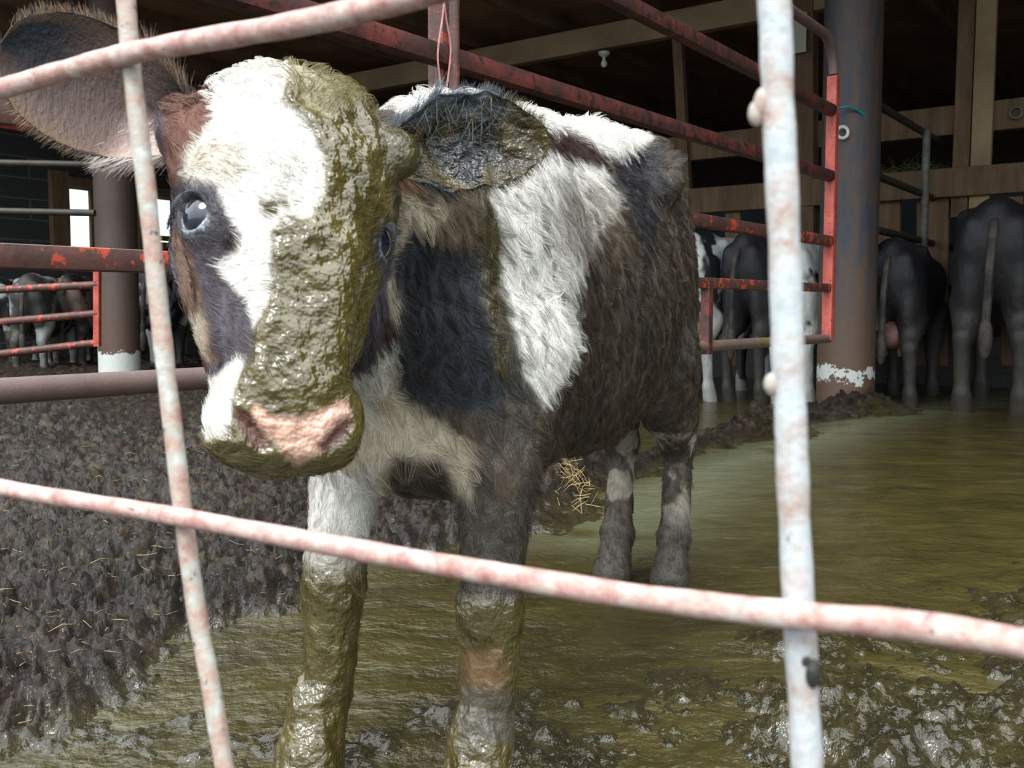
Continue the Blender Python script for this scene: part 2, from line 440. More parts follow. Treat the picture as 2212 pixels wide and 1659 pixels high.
def height(x, y):
    P = np.stack([x, y, np.zeros_like(x)], 1)
    d, tt = line_dist(x + .10 * fbm(P, 4, 3, 5), y + .10 * fbm(P, 4, 3, 6))
    dirt = 1 - sstep(.0, .35, x - .15 + .25 * (y - 2.2) * (y > 2.2) * 0)      # the dirt lot lies on the left
    dirt = dirt * 1.0
    left = sstep(-.03, .16, d) * np.maximum(dirt, (y < 2.45) * 1.0 * (1 - sstep(.1, .4, x)))
    ridge = np.exp(-((d - .10) / .085) ** 2) * (.055 + .02 * fbm(P, 3, 2, 9)) * sstep(4.6, 5.4, tt)
    clod = fbm(P, 14, 5, 11, .6); crumb = fbm(P, 48, 4, 21, .65)
    rid = 1 - np.abs(fbm(P, 26, 3, 31, .5)) * 3.2
    h = -.022 + left * (.052 + .034 * clod + .020 * crumb + .026 * rid + .004 * fbm(P, 100, 2, 91, .6))
    h = h + (1 - left) * (.010 * clod + .004 * crumb)
    h = h + ridge + ridge * .5 * crumb
    near = sstep(.12, .5, x) * (1 - sstep(1.5, 2.0, y)) + sstep(.5, 1.1, x) * (1 - sstep(2.0, 2.8, y)) * .75
    h = h + np.clip(near, 0, 1) * (.024 + .034 * fbm(P, 9, 5, 44, .62) + .006 * crumb)
    front = (1 - sstep(1.2, 1.6, y)) * sstep(-.9, -.2, x)
    h = h + front * (.019 + .030 * fbm(P, 12, 5, 54, .62) + .005 * crumb)
    g = gnd(1830, 880)
    h = h + bump_at(x, y, 1.86, 5.45, .34, .07) * (1 + .6 * crumb) + bump_at(x, y, *gnd(1640, 935)[:2], .22, .08) * (1 + .7 * crumb) + bump_at(x, y, *gnd(1250, 1100)[:2], .13, .045) * (1 + .8 * crumb)
    h = h + bump_at(x, y, *gnd(1200, 1130)[:2], .10, .03) + .035 * left * sstep(2.6, 5, y) 
    return h
def grid_ground():
    ys = .62 * np.exp(np.linspace(0, math.log(11 / .62), 620)); az = np.linspace(-.86, .86, 560)
    YY, AA = np.meshgrid(ys, az, indexing='ij'); XX = AA * YY
    x = XX.ravel(); y = YY.ravel(); h = height(x, y)
    n, m = YY.shape; i = np.arange((n - 1) * m).reshape(n - 1, m)[:, :-1].ravel()
    q = np.stack([i, i + 1, i + m + 1, i + m], 1)
    return np.stack([x, y, h], 1), q
gv, gq = grid_ground()
me = np_mesh('muddy_ground', gv, gq)
w = sstep(-.004, .020, gv[:, 2] + .010 * fbm(gv, 30, 3, 77)); 
leftness = sstep(-.1, .12, line_dist(gv[:, 0], gv[:, 1])[0]); attr_f(me, 'dry', w * (.25 + .75 * leftness))
t = NT('barnyard_mud'); dry = t.attr('dry').outputs['Fac']
n1 = t.noise(22, 8, .7); n2 = t.noise(160, 6, .7); n3 = t.noise(5, 4, .5)
dirt = t.ramp(n1, [(.36, lin(10, 7, 4)), (.5, lin(46, 37, 26)), (.64, lin(94, 79, 56))])
dirt = t.mix(t.ramp(n3, [(.5, np.zeros(3)), (.62, np.ones(3))]), dirt, lin(48, 33, 26))
wet = t.ramp(n1, [(.3, lin(42, 38, 16)), (.6, lin(86, 79, 38))])
t.col(t.mix(dry, wet, dirt)); t.rough(t.val(t.math('ADD', dry, t.math('MULTIPLY', t.math('SUBTRACT', n1, .5), 1.6)), .12, .5))
t.b.inputs['Specular IOR Level'].default_value = .35
t.l(t.val(dry, 1.0, .2), t.b.inputs['Coat Weight']); t.b.inputs['Coat Roughness'].default_value = .09
t.bump(t.math('ADD', t.math('MULTIPLY', n2, .6), t.math('MULTIPLY', n1, 2.6)), 1.0, .02)
b2 = t.n('ShaderNodeBump'); b2.inputs['Strength'].default_value = .75; b2.inputs['Distance'].default_value = .006; t.l(t.noise(85, 3, .55), b2.inputs['Height']); t.l(b2.outputs[0], t.b.inputs['Coat Normal'])
t.b.inputs['Coat IOR'].default_value = 1.6
ground = link('ground', me, t.m); tag(ground, 'dark trampled barnyard mud with lumps and hoof churn', kind='structure')
# slurry: a level, glossy liquid sheet
def liquid():
    ys = .6 * np.exp(np.linspace(0, math.log(30 / .6), 520)); az = np.linspace(-1.2, 1.2, 420)
    YY, AA = np.meshgrid(ys, az, indexing='ij'); x = (AA * YY).ravel(); y = YY.ravel()
    P = np.stack([x, y, 0 * x], 1); S = np.stack([x * .6, y, 0 * x], 1)
    h = .003 * fbm(S, 7, 4, 3) + .0045 * fbm(P, 18, 3, 8) * (1 - sstep(1.5, 4, y)) + .0025 * fbm(P, 45, 2, 12) * (1 - sstep(1.2, 2.2, y))
    n, m = YY.shape; i = np.arange((n - 1) * m).reshape(n - 1, m)[:, :-1].ravel()
    return np.stack([x, y, h], 1), np.stack([i, i + 1, i + m + 1, i + m], 1)
lv, lq = liquid(); me = np_mesh('slurry', lv, lq)
d, tt = line_dist(lv[:, 0], lv[:, 1])
foam = np.exp(-((d + .14) / .22) ** 2) * sstep(4.4, 5.2, tt) * sstep(.30, .6, .5 + .5 * fbm(lv, 6, 4, 66) + .2)
attr_f(me, 'foam', np.clip(foam, 0, 1))
t = NT('olive_slurry'); n1 = t.noise(3.5, 5, .55); st = t.stretch((1, 1.8, 1)); n2 = t.noise(5, 6, .6, st, .8); n3 = t.noise(46, 5, .6)
c = t.ramp(n2, [(.3, lin(46, 42, 20)), (.55, lin(64, 58, 28)), (.75, lin(78, 71, 38))])
c = t.mix(t.math('MULTIPLY', t.attr('foam').outputs['Fac'], .8), c, lin(104, 108, 84)); t.col(c)
t.rough(t.val(n1, .06, .2)); t.b.inputs['Specular IOR Level'].default_value = .8; t.bump(t.math('ADD', t.math('MULTIPLY', n2, 2.0), t.math('MULTIPLY', n3, 1.0)), .65, .012)
slurry = link('slurry_puddle', me, t.m); tag(slurry, 'olive green liquid manure covering the yard floor', kind='structure')
# bedrock under everything, and the field beyond the barn
mb = MB(); mb.box((0, 20, -.30), (120, 120, .3)); fl = mb.build('floor', M['concrete'], smooth=False); tag(fl, kind='structure')
M['grass'] = blotch('bright_grass', lin(150, 190, 130), lin(190, 215, 160), .4, .6, 1, .9, 3, .2, .05)
mb = MB()
for i in range(9):
    c = uv(-4 + i * 9, -46 - 3 * math.sin(i * 1.7)); mb.ball((c[0], c[1], -1.2), (9, 8, 5.6 + .7 * math.sin(i * 2.1)), 14)
hl = mb.build('hills', M['grass']); tag(hl, 'pale green hillside outside the barn windows', kind='structure')

# loose straw on the dirt
def straw_bits(n, fn, mat, name, lmin, lmax, w):
    mb = MB()
    for _ in range(n):
        p, spread = fn(); L = random.uniform(lmin, lmax); a = random.uniform(0, 6.28); e = random.uniform(-.3, .5) * spread
        d = np.array([math.cos(a) * math.cos(e), math.sin(a) * math.cos(e), math.sin(e)]) * L / 2
        k = np.array([0, 0, random.uniform(-.1, .2) * L])
        r = w * random.uniform(.5, 1.2)
        mb.tube([p - d, p + k, p + d], [r, r, r * .6], 4, True)
    o = mb.build(name, mat, autos=False); return o
def sc1():
    while 1:
        px, py = random.uniform(-50, 900), random.uniform(880, 1640)
        g = gnd(px, py)
        if line_dist(np.array([g[0]]), np.array([g[1]]))[0][0] > .05: break
    z = height(np.array([g[0]]), np.array([g[1]]))[0]; return np.array([g[0], g[1], z + .004]), .5
o = straw_bits(420, sc1, M['straw'], 'scattered_straw', .006, .040, .0007); tag(o, 'short golden straw bits scattered over the dark mud', 'straw', kind='stuff')
def sc2():
    g = gnd(1235 + random.gauss(0, 22), 1090 + random.gauss(0, 16)); z = height(np.array([g[0]]), np.array([g[1]]))[0]
    return np.array([g[0], g[1], z + random.uniform(.005, .04)]), 2.2
o = straw_bits(90, sc2, M['straw'], 'straw_clump', .03, .09, .0012); tag(o, 'tuft of golden straw caught on the muddy ridge under the calf', 'straw', kind='stuff')

# ---------------------------------------------------------------- barn shell
V_L = -10.5; V_R = 7.0; U_F = 2.9; U_B = 13.0; ROOF = 3.05
AX = (U, V, np.array([0, 0, 1.0]))
def slab(name, u0, u1, v0, v1, z0, z1, mat, **k):
    mb = MB(); mb.box(uv((u0 + u1) / 2, (v0 + v1) / 2, (z0 + z1) / 2), (u1 - u0, v1 - v0, z1 - z0), AX)
    o = mb.build(name, mat, smooth=False); return o
o = slab('ceiling', U_F, U_B, V_L - .2, V_R, ROOF, ROOF + .1, M['deck']); tag(o, kind='structure')
o = slab('wall_back', U_B, U_B + .15, V_L - .2, V_R, -.2, ROOF, M['boards']); tag(o, kind='structure')
o = slab('wall_unseen_right', U_F, U_B, V_R, V_R + .15, -.2, ROOF, M['boards']); tag(o, kind='structure')  # unseen wall, added to keep the barn interior dark
# left wall with two window openings
def wpt(px, py): p = on_v(px, py, V_L); return p @ U, p[2]
(u0, zt), (u1, _) = wpt(141, 402), wpt(216, 408); _, zb = wpt(150, 538)
(u2, zt2), (u3, _) = wpt(286, 420), wpt(388, 430); _, zb2 = wpt(330, 523)
_ , zb1 = wpt(180, 537)
ZW = [(u0, u1 + .0, zb, zt), (u2, u3, zb2, zt2)]
mb = MB()
def wl_box(a, b, z0, z1):
    if b > a and z1 > z0: mb.box(uv((a + b) / 2, V_L - .1, (z0 + z1) / 2), (b - a, .2, z1 - z0), AX)
us = -6.0
wl_box(us, u0, -.2, ROOF); wl_box(u0, u1, -.2, zb); wl_box(u0, u1, zt, ROOF)
wl_box(u1, u2, -.2, ROOF); wl_box(u2, u3, -.2, zb2); wl_box(u2, u3, zt2, ROOF); wl_box(u3, U_B, -.2, ROOF)
wallL = mb.build('wall_left', M['block'], smooth=False); tag(wallL, kind='structure')
for a_, b_, z0, z1, i in ((u0, u1, zb, zt, 1), (u2, u3, zb2, zt2, 2)):
    e = empty('window_%d' % i, uv((a_ + b_) / 2, V_L, z0)); tag(e, kind='structure')
    f = MB(); t_ = .05
    f.box(uv(a_ - .10, V_L + .03, (z0 + z1) / 2), (.20, .10, z1 - z0 + .3), AX); f.box(uv(b_ + .06, V_L + .03, (z0 + z1) / 2), (.12, .10, z1 - z0 + .3), AX)
    f.box(uv((a_ + b_) / 2, V_L + .03, z1 + .05), (b_ - a_, .1, .1), AX); f.box(uv((a_ + b_) / 2, V_L + .03, z0 - .04), (b_ - a_, .12, .08), AX)
    f.build('window_frame', M['wood'], e, smooth=False)
    g = MB()
    if i == 1:
        um = a_ + (b_ - a_) * .80; g.box(uv(um, V_L, (z0 + z1) / 2), (.10, .05, z1 - z0), AX)
        g.box(uv((a_ + b_) / 2, V_L, z0 + (z1 - z0) * .60), (b_ - a_, .05, .055), AX)
    else:
        g.box(uv((a_ + b_) / 2, V_L, z0 + (z1 - z0) * .10), (b_ - a_, .05, .06), AX)
        g.box(uv(a_ + .10, V_L, z0 + (z1 - z0) * .12), (.2, .05, (z1 - z0) * .24), AX)
    g.build('muntin', M['wood'], e, smooth=False)
# roof timbers
for i in range(20):
    v = V_L + .4 + i * .9; mb = MB(); mb.bar(uv(U_F, v, ROOF - .07), uv(U_B, v, ROOF - .07), .05, .14)
    o = mb.build('rafter', M['rafter'], smooth=False)
    tag(o, 'dark wooden rafter running back under the barn roof', 'rafter', 'rafters under the barn roof')
PF = 7.0    # feed line
def header(name, z, v0, v1, h, w, u, mat, label, cat='beam'):
    mb = MB(); mb.bar(uv(u, v0, z), uv(u, v1, z), w, h, bev=.008); o = mb.build(name, mat, smooth=False); tag(o, label, cat); return o
p1 = on_u(1300, 82, PF)
header('roof_beam', p1[2], V_L, V_R, .19, .09, PF, M['beam'], 'long pale timber beam crossing under the roof above the light bulb')
p2 = on_u(2150, 248, PF)
header('tie_beam', p2[2], -6.0, V_R, .19, .09, PF + .06, M['wood'], 'brown timber cross beam with a round washer, below the roof beam')
p3 = on_u(600, 62, 9.5)
header('purlin', p3[2], V_L, V_R, .16, .12, 9.5, M['rafter'], 'dim timber beam deep in the barn above the calf head')
p4 = on_u(1560, 432, PF)
fr = MB(); zr = p4[2]; fr.bar(uv(PF - .05, -9, zr), uv(PF - .05, V_R, zr), .045, .185, bev=.006)
fb = empty('feed_barrier', uv(PF, 0, 0)); tag(fb, 'weathered wooden feed barrier with a wide top plank and upright slats', 'feed barrier')
fr.build('top_plank', M['wood'], fb, smooth=False)
mb = MB(); mb.bar(uv(PF + .9, -9, .16), uv(PF + .9, V_R - .05, .16), .2, .4); o = mb.build('feed_curb', M['concrete'], smooth=False); tag(o, 'low dark concrete curb behind the cows at the feed barrier', 'curb')
mb = MB(); mb.bar(uv(9.2, -9, 1.2), uv(9.2, V_R - .05, 1.2), .03, .9); o = mb.build('sheeting_panel', M['sheet'], smooth=False); tag(o, 'dull blue-grey sheeting behind the feed barrier', 'panel')
def board(name, px0, y0, px1, y1, w, d, mat, label, cat, group=None, u=PF):
    a = on_u(px0, y0, u); b = on_u(px1, y1, u); mb = MB()
    mb.bar(a, b, w, d, up=U, bev=.004); o = mb.build(name, mat, smooth=False); tag(o, label, cat, group); return o
board('thin_post', 1463, 60, 1484, 425, .075, .06, M['wood'], 'thin greyish upright post above the feed plank, right of the calf rump', 'post')
board('roof_post', 1738, -160, 1742, 800, .15, .12, M['wood'], 'square brown timber post carrying the paper notice', 'post')
board('upright_board', 2098, -180, 2072, 470, .10, .05, M['wood'], 'narrow darker upright board, left of the paler slanted one', 'board')
board('slanted_board', 2140, -170, 2108, 640, .12, .05, M['beam'], 'paler tan board leaning slightly, right of the darker upright', 'board')
for px, w in ((300, .12), (1270, .12), (1430, .12), (1585, .12), (1722, .10), (1905, .25), (2016, .20), (2188, .12)):
    a = on_u(px, 425, PF + .01); b = on_u(px - 3, 790, PF + .01); mb = MB(); mb.bar(a, b, w, .04, up=U, bev=.004); mb.build('slat', M['wood'], fb, smooth=False)
board('short_post', 1062, 130, 1060, 420, .10, .09, M['wood'], 'dim short post behind the gate and the calf ear', 'post', None, PF)
o = MB(); a = on_u(1722, 72, PF - .11); o.box(a, (.01, .13, .27), AX); o = o.build('paper_notice', M['paper'], smooth=False); tag(o, 'pale blank paper notice pinned on the timber post', 'notice')
# hay heap behind the plank
def sc3():
    q = on_u(1985 + random.gauss(0, 42), 392 - abs(random.gauss(0, 14)), PF + .25 + random.uniform(0, .3)); return q, 2
o = straw_bits(420, sc3, M['hay'], 'hay_heap', .08, .22, .003); tag(o, 'small heap of greenish hay behind the feed plank', 'hay', kind='stuff')
# bulb
p = on_u(1305, 118, PF - .09); e = empty('light_bulb', p); tag(e, 'unlit white bulb in a round porcelain holder on the roof beam', 'light bulb')
mb = MB(); mb.tube([p + (0, 0, .02), p, p - (0, 0, .02)], [.045, .045, .02], 20); mb.build('lamp_holder', M['white'], e)
mb = MB(); mb.tube([p - (0, 0, z) for z in (.02, .045, .06, .075, .09, .1)], [.012, .014, .024, .026, .02, .006], 16); mb.build('bulb', M['white'], e)

# ---------------------------------------------------------------- posts
pb = gnd(1829, 888)
def steel_post(px, Y, r, mat, label):
    b = at(px, 700, Y); e = MB(); pts = [(0, 0, z) for z in (-.3, .0, .5, 1, 1.6, 2.2, 3.2)]
    e.tube(pts, [r * 1.04] + [r] * 6, 48); o = e.build('steel_post', mat); o.location = (b[0], b[1], 0); tag(o, label, 'post'); return o
YP = 5.55
steel_post(1829, YP, .155, M['post_blue'], 'thick blue-grey steel post with peeling white paint at its foot')
steel_post(256, 7.4, .148, M['post_brown'], 'brown steel post with a white painted foot, between the two windows')
p = at(1820, 286, YP - .16); mb = MB()
mb.tube([p + np.array([.030 * math.cos(a), 0, .030 * math.sin(a)]) for a in np.linspace(0, 2 * math.pi, 25)], .009, 8, False)
o = mb.build('ring_washer', M['white']); tag(o, 'round white ring washer on the blue-grey post', 'washer')
p = on_u(2195, 243, PF - .01); mb = MB(); mb.tube([p + V * .035 * math.cos(a) + np.array([0, 0, .035 * math.sin(a)]) for a in np.linspace(0, 2 * math.pi, 25)], .008, 8, False)
o = mb.build('ring_washer', M['galv']); tag(o, 'dull grey washer on the brown cross beam', 'washer')
tw = MB(); tw.tube(smooth_path([at(1788, 243, YP - .20), at(1812, 234, YP - .185), at(1838, 231, YP - .185), at(1868, 250, YP - .15), at(1887, 290, YP - .05), at(1893, 330, YP), at(1896, 382, YP)], 6), .0075, 6)
o = tw.build('baling_twine', M['twine']); tag(o, 'blue baling twine looped around the blue-grey post', 'twine')
tw = MB(); tw.tube(smooth_path([at(1888, 330, YP + .03), at(1893, 365, YP + .02), at(1896, 400, YP + .0)], 6), .009, 6)
o = tw.build('twine_tail', M['twine_green']); tag(o, 'short green twine end hanging beside the blue-grey post', 'twine')

# ---------------------------------------------------------------- the long red gate
VG = -1.40
e = empty('long_gate', on_v(1793, 730, VG) * (1, 1, 0)); tag(e, 'long rusty red tube gate running behind the calf to the blue-grey post', 'gate')
def grail(y, mat, x0, x1, h=.037, w=.037, px_end=1793, name='rail', sq=True, zl=None):
    zr = on_v(px_end, y, VG)[2]; a = on_v(x0, 600, VG); b = on_v(x1, 600, VG); a[2] = zr if zl is None else zl; b[2] = zr
    mb = MB(); n = 24; mb.tube([a + (b - a) * i / n for i in range(n + 1)], h / 2, 16, ref=(0, 0, 1) if not sq else (0, 0, 1), sq=sq)
    return mb.build(name, mat, e)
grail(237, M['gate'], -400, 1793, .044, zl=on_v(1380, 24, VG)[2] - .0)
grail(380, M['gate'], -400, 1793, .044, zl=on_v(720, 62, VG)[2])
grail(521, M['gate_rust'], -400, 1793, .044, zl=on_v(30, 247, VG)[2])
grail(622, M['gate_rust'], -400, 1793, .036, zl=on_v(190, 565, VG)[2])
grail(731, M['pipe_brown'], -400, 1793, .038, zl=on_v(60, 842, VG)[2], sq=False, name='bottom_rail')
# top rail bends down into the end upright
zt_ = on_v(1793, 92, VG)[2]; ue = on_v(1793, 500, VG) @ U; zb_ = on_v(1790, 735, VG)[2]
pts = [uv(-3 + i * (ue + 3 - .14) / 20, VG, zt_ + .02) for i in range(21)] + [uv(ue - .14 + .14 * math.sin(a), VG, zt_ + .02 - .14 + .14 * math.cos(a)) for a in np.linspace(.2, math.pi / 2, 7)]
mb = MB(); mb.tube(pts, .021, 14); mb.build('top_rail', M['pipe_brown'], e)
mb = MB(); mb.tube([uv(ue, VG, z) for z in np.linspace(zt_ - .13, zb_, 14)], .023, 16, ref=U, sq=True); mb.build('end_upright', M['gate_orange'], e)
u9 = on_v(978, 300, VG) @ U; mb = MB(); mb.tube([uv(u9, VG - .03, z) for z in np.linspace(zb_, 2.0, 12)], .024, 16, ref=U, sq=True); mb.build('upright', M['gate_rust'], e)
mb = MB(); mb.tube([uv(u9 - .03, VG + .03, z) for z in np.linspace(zb_, 2.0, 12)], .011, 12, ref=U); mb.build('upright', M['gate_rust'], e)
us_ = on_v(1524, 650, VG) @ U; za = on_v(1524, 606, VG)[2]; mb = MB(); mb.tube([uv(us_, VG + .005, z) for z in np.linspace(za, zb_ - .02, 8)], .017, 16, ref=U, sq=True); mb.build('short_upright', M['gate'], e)
for dx in (-1, 1):
    pass
q = lambda px, py: on_v(px, py, VG + .06)
mb = MB(); mb.tube(smooth_path([q(960, -60), q(958, 20), q(946, 110), q(949, 160), q(958, 235)], 6), .0022, 6)
mb.tube(smooth_path([q(960, -60), q(961, 20), q(973, 95), q(970, 150), q(958, 235)], 6), .0022, 6)
o = mb.build('wire_loop', M['wire_thin']); tag(o, 'thin pinkish wire loop hanging around the gate upright', 'wire')
# water drops and bits of dirt sit on the upper edges of the rails
# ---------------------------------------------------------------- grey gate beyond the post
VG2 = float(at(1885, 600, YP + .05) @ V) + .02
e = empty('grey_gate', uv(5.8, VG2, 0)); tag(e, 'dull grey tube gate running back from the blue-grey post', 'gate')
for y, m in ((224, 'galv_dark'), (379, 'galv_dark'), (496, 'galv_dark'), (607, 'galv_dark'), (722, 'galv_dark')):
    z = on_v(1892, y, VG2)[2]; a = on_v(1894, y, VG2) @ U; mb = MB(); mb.tube([uv(a, VG2, z), uv(a + 1.0, VG2, z), uv(a + 3.2, VG2, z)], .022, 12); mb.build('rail', M[m], e)
for px, y0, y1, r in ((1985, 280, 722, .024), (2092, 335, 700, .02)):
    u_ = on_v(px, 500, VG2) @ U; z0 = on_v(px, y1, VG2)[2]; z1 = on_v(px, y0, VG2)[2]
    mb = MB(); mb.tube([uv(u_, VG2 + .03, max(z0, .3)), uv(u_, VG2 + .03, (z0 + z1) / 2), uv(u_, VG2 + .03, z1)], r, 12); mb.build('upright', M['galv'], e)
tw = MB(); c = on_v(2095, 432, VG2 + .06); tw.tube(smooth_path([c + (-.05, 0, .02), c + (0, -.01, .03), c + (.1, 0, 0), c + (.3, .05, -.05)], 5), .008, 6)
o = tw.build('baling_twine', M['twine']); tag(o, 'teal twine tied at the grey gate beside the black cow', 'twine')
# ---------------------------------------------------------------- red gate at the left
YG = 6.2
e = empty('small_gate', at(212, 760, YG) * (1, 1, 0)); tag(e, 'low rusty gate with three rails left of the brown steel post', 'gate')
for (xa, ya), (xb, yb) in (((-120, 632), (213, 615)), ((-120, 706), (213, 677)), ((-120, 778), (213, 740))):
    mb = MB(); a = at(xa, ya, YG); b = at(xb, yb, YG); mb.tube([a + (b - a) * i / 8 for i in range(9)], .024, 14); mb.build('rail', M['gate_rust'], e)
mb = MB(); mb.tube([at(210, y, YG) for y in np.linspace(575, 748, 8)], .022, 14, sq=True, ref=(1, 0, 0)); mb.build('end_upright', M['gate_orange'], e)
for y, lab in ((350, 'upper of the two dim pipes crossing before the block wall'), (454, 'lower of the two dim pipes, level with the window bar')):
    mb = MB(); a = at(-200, y - 2, 7.0); b = at(228 if y == 350 else 205, y + 6, 7.0); mb.tube([a + (b - a) * i / 8 for i in range(9)], .024, 12)
    o = mb.build('pipe_rail', M['galv_dark']); tag(o, lab, 'pipe')
# ---------------------------------------------------------------- the calf
C0 = np.array([-.110, 1.06, 0]); A = np.array([.388, .9217, 0]); L = np.array([.9217, -.388, 0]); ZZ = np.array([0, 0, 1.0])
def B(a, l, z): return C0 + A * a + L * l + ZZ * z
BA = (A, L, ZZ)
# head frame: HD runs down the face, HL across to the calf's left, HN out of the face
yaw = math.radians(27); Nh = np.array([math.sin(yaw), -math.cos(yaw), 0]); Lh = np.array([math.cos(yaw), math.sin(yaw), 0]); tl = math.radians(13)
HD = -ZZ * math.cos(tl) + Nh * math.sin(tl) - Lh * .12; HD /= np.linalg.norm(HD)
HN = Nh * math.cos(tl) + ZZ * math.sin(tl); HN -= HD * (HN @ HD); HN /= np.linalg.norm(HN); HL = np.cross(HN, HD); 
if HL @ Lh < 0: HL = -HL
H0 = at(664, 452, .735); HS = 1.04
def H(x, y, z): return H0 + HS * (HL * x + HD * y + HN * z)
HA = (HL, HD, HN)
NOS = []
f = Field((-.42, .55, -.03), (.58, 2.22, .95), .0037)
# trunk
f.ell(B(.20, 0, .545), (.25, .125, .19), BA, .03)
f.ell(B(.54, 0, .545), (.36, .140, .242), BA, .06)
f.ell(B(.86, 0, .63), (.20, .092, .19), BA, .05)
for a0, z0, r0, a1, z1, r1 in ((.08, .69, .07, .3, .725, .05), (.3, .725, .05, .6, .765, .045), (.6, .765, .045, .9, .80, .05)):
    f.cone(B(a0, 0, z0), r0, B(a1, 0, z1), r1, .05)
for s in (-1, 1):
    f.cone(B(.80, s * .07, .77), .035, B(.74, s * .088, .74), .028, .04)      # hip bones
    f.cone(B(1.0, s * .035, .74), .032, B(1.02, s * .035, .70), .03, .04)
    f.ell(B(.13, s * .095, .54), (.115, .046, .20), BA, .03)                # shoulders
    f.ell(B(.86, s * .052, .52), (.15, .055, .20), BA, .04)                  # thighs
    l = s * .09; l3 = l - (.014 if s < 0 else 0); l4 = l - (.034 if s < 0 else .008)
    f.cone(B(.07, l, .47), .070, B(.03, l, .36), .044, .03)
    f.cone(B(.03, l, .36), .044, B(.015, l3, .25), .031, .015)
    f.ell(B(.010, l3, .225), (.032, .030, .045), BA, .015)
    f.cone(B(.012, l3, .20), .0275, B(.012, (l3 + l4) / 2, .095), .023, .012)
    f.ell(B(.008, l4, .075), (.031, .029, .034), BA, .012)
    f.cone(B(.0, l4, .06), .026, B(-.015, l4, .01), .034, .01)
    l2 = s * .058
    f.cone(B(.84, s * .058, .44), .070, B(.93, s * .058, .33), .046, .03)
    f.cone(B(.93, s * .058, .33), .046, B(.99, l2, .265), .034, .02)
    f.cone(B(1.0, l2, .275), .026, B(.975, l2, .12), .026, .014)
    f.ell(B(.965, l2, .085), (.034, .033, .036), BA, .012)
    f.cone(B(.955, l2, .065), .028, B(.93, l2, .01), .037, .01)
f.cone(B(1.04, 0, .79), .03, B(1.08, 0, .70), .022, .02); f.cone(B(1.08, 0, .70), .022, B(1.07, .01, .42), .014, .01); f.cone(B(1.07, .01, .42), .02, B(1.07, .01, .34), .03, .01)
f.ell(B(.02, 0, .46), (.09, .10, .13), BA, .04)
f.cone(B(-.02, 0, .40), .055, B(.12, 0, .34), .04, .03)
# neck
f.cone(H(0, -.03, -.12), .078, B(.10, 0, .63), .115, .04)
f.cone(H(0, .03, -.13), .055, B(.02, 0, .50), .10, .04)
# skull
for s in (-1, 1):
    f.ell(H(s * .045, -.055, -.065), (.032, .04, .045), HA, .03)
f.cone(H(-.035, -.055, -.085), .045, at(408, 285, .80), .024, .03)
f.cone(H(.035, -.055, -.085), .04, at(846, 335, .82), .020, .02)
f.ell(H(0, -.045, -.068), (.069 * HS, .080, .070), HA, .02)
f.ell(H(0, -.015, -.045), (.063 * HS, .078, .044), HA, .02)
f.ell(H(0, -.100, -.055), (.056, .024, .036), HA, .025)
f.cone(H(0, .02, -.046), .048, H(0, .125, -.042), .038, .025)
for s in (-1, 1):
    f.cone(H(s * .034, .01, -.105), .043, H(s * .018, .115, -.070), .027, .02)
    f.cone(H(s * .020, .03, -.022), .022, H(s * .014, .12, -.016), .019, .02)
    f.cone(H(s * .038, -.035, -.035), .024, H(s * .058, -.012, -.038), .016, .016)   # brow
    f.ell(H(s * .056, .004, -.050), (.022, .028, .024), HA, .014)
    f.cone(H(s * .047, .03, -.055), .020, H(s * .036, .08, -.055), .018, .02)
    f.ell(H(s * .027, .146, -.038), (.029, .034, .036), HA, .014)
f.cone(H(0, .0, -.135), .045, H(0, .125, -.08), .030, .03)
f.ell(H(0, .140, -.044), (.044, .036, .042), HA, .015)
f.ell(H(0, .163, -.066), (.030, .020, .022), HA, .008)
f.ell(H(0, .163, -.030), (.036, .019, .024), HA, .010)
# eyes, nostrils, lip line
EYES = [H(s * .0585, .002, -.046) for s in (-1, 1)]
def surf(x, y):
    for i in range(600):
        z = .05 - i * .0004; g = np.round((H(x, y, z) - f.lo) / f.h).astype(int)
        if f.S[tuple(g)] < 0: return z
    return -.04
for s in (-1, 1):
    a_, b_ = (.022, .166), (.036, .150)
    za, zb = surf(s * a_[0], a_[1]), surf(s * b_[0], b_[1])
    NOS.append((H(s * a_[0], a_[1], za), H(s * b_[0], b_[1], zb)))
for s in (-1, 1):
    f.cone(NOS[(s + 1) // 2][0], .0052, NOS[(s + 1) // 2][1], .0042, .003, True)
    f.ell(EYES[(s + 1) // 2] + (HL * s * .86 + HN * .51) * .0195, (.0135, .0135, .0165), HA, .004, True)
    f.cone(H(s * .045, .030, -.020), .006, H(s * .044, .055, -.018), .004, .012, True)
    f.cone(H(0, .182, -.052), .0022, H(s * .034, .165, -.068), .0022, .004, True)
f.cone(H(0, .172, -.014), .0018, H(0, .186, -.040), .0018, .004, True)
cv, cq = f.mesh(); del f
cv = relax(cv, cq, 2, .4)
nr = vnormals(cv, cq)

# coat, dirt and one painted shade, outlined as seen and laid on the skin
def inside(poly, x, y):
    r = np.zeros(len(x), bool); n = len(poly)
    for i in range(n):
        x1, y1 = poly[i]; x2, y2 = poly[(i + 1) % n]
        c = ((y1 > y) != (y2 > y)) & (x < (x2 - x1) * (y - y1) / (y2 - y1 + 1e-9) + x1); r ^= c
    return r
def edge_soft(poly, x, y, w):        # 0..1 with a soft border of w pixels
    m = inside(poly, x, y); d = np.full(len(x), 1e9); n = len(poly)
    for i in range(n):
        a = np.array(poly[i], float); b = np.array(poly[(i + 1) % n], float); e = b - a
        t = np.clip(((x - a[0]) * e[0] + (y - a[1]) * e[1]) / (e @ e + 1e-9), 0, 1)
        d = np.minimum(d, np.hypot(x - a[0] - t * e[0], y - a[1] - t * e[1]))
    return np.clip(.5 + np.where(m, d, -d) / (2 * w), 0, 1)
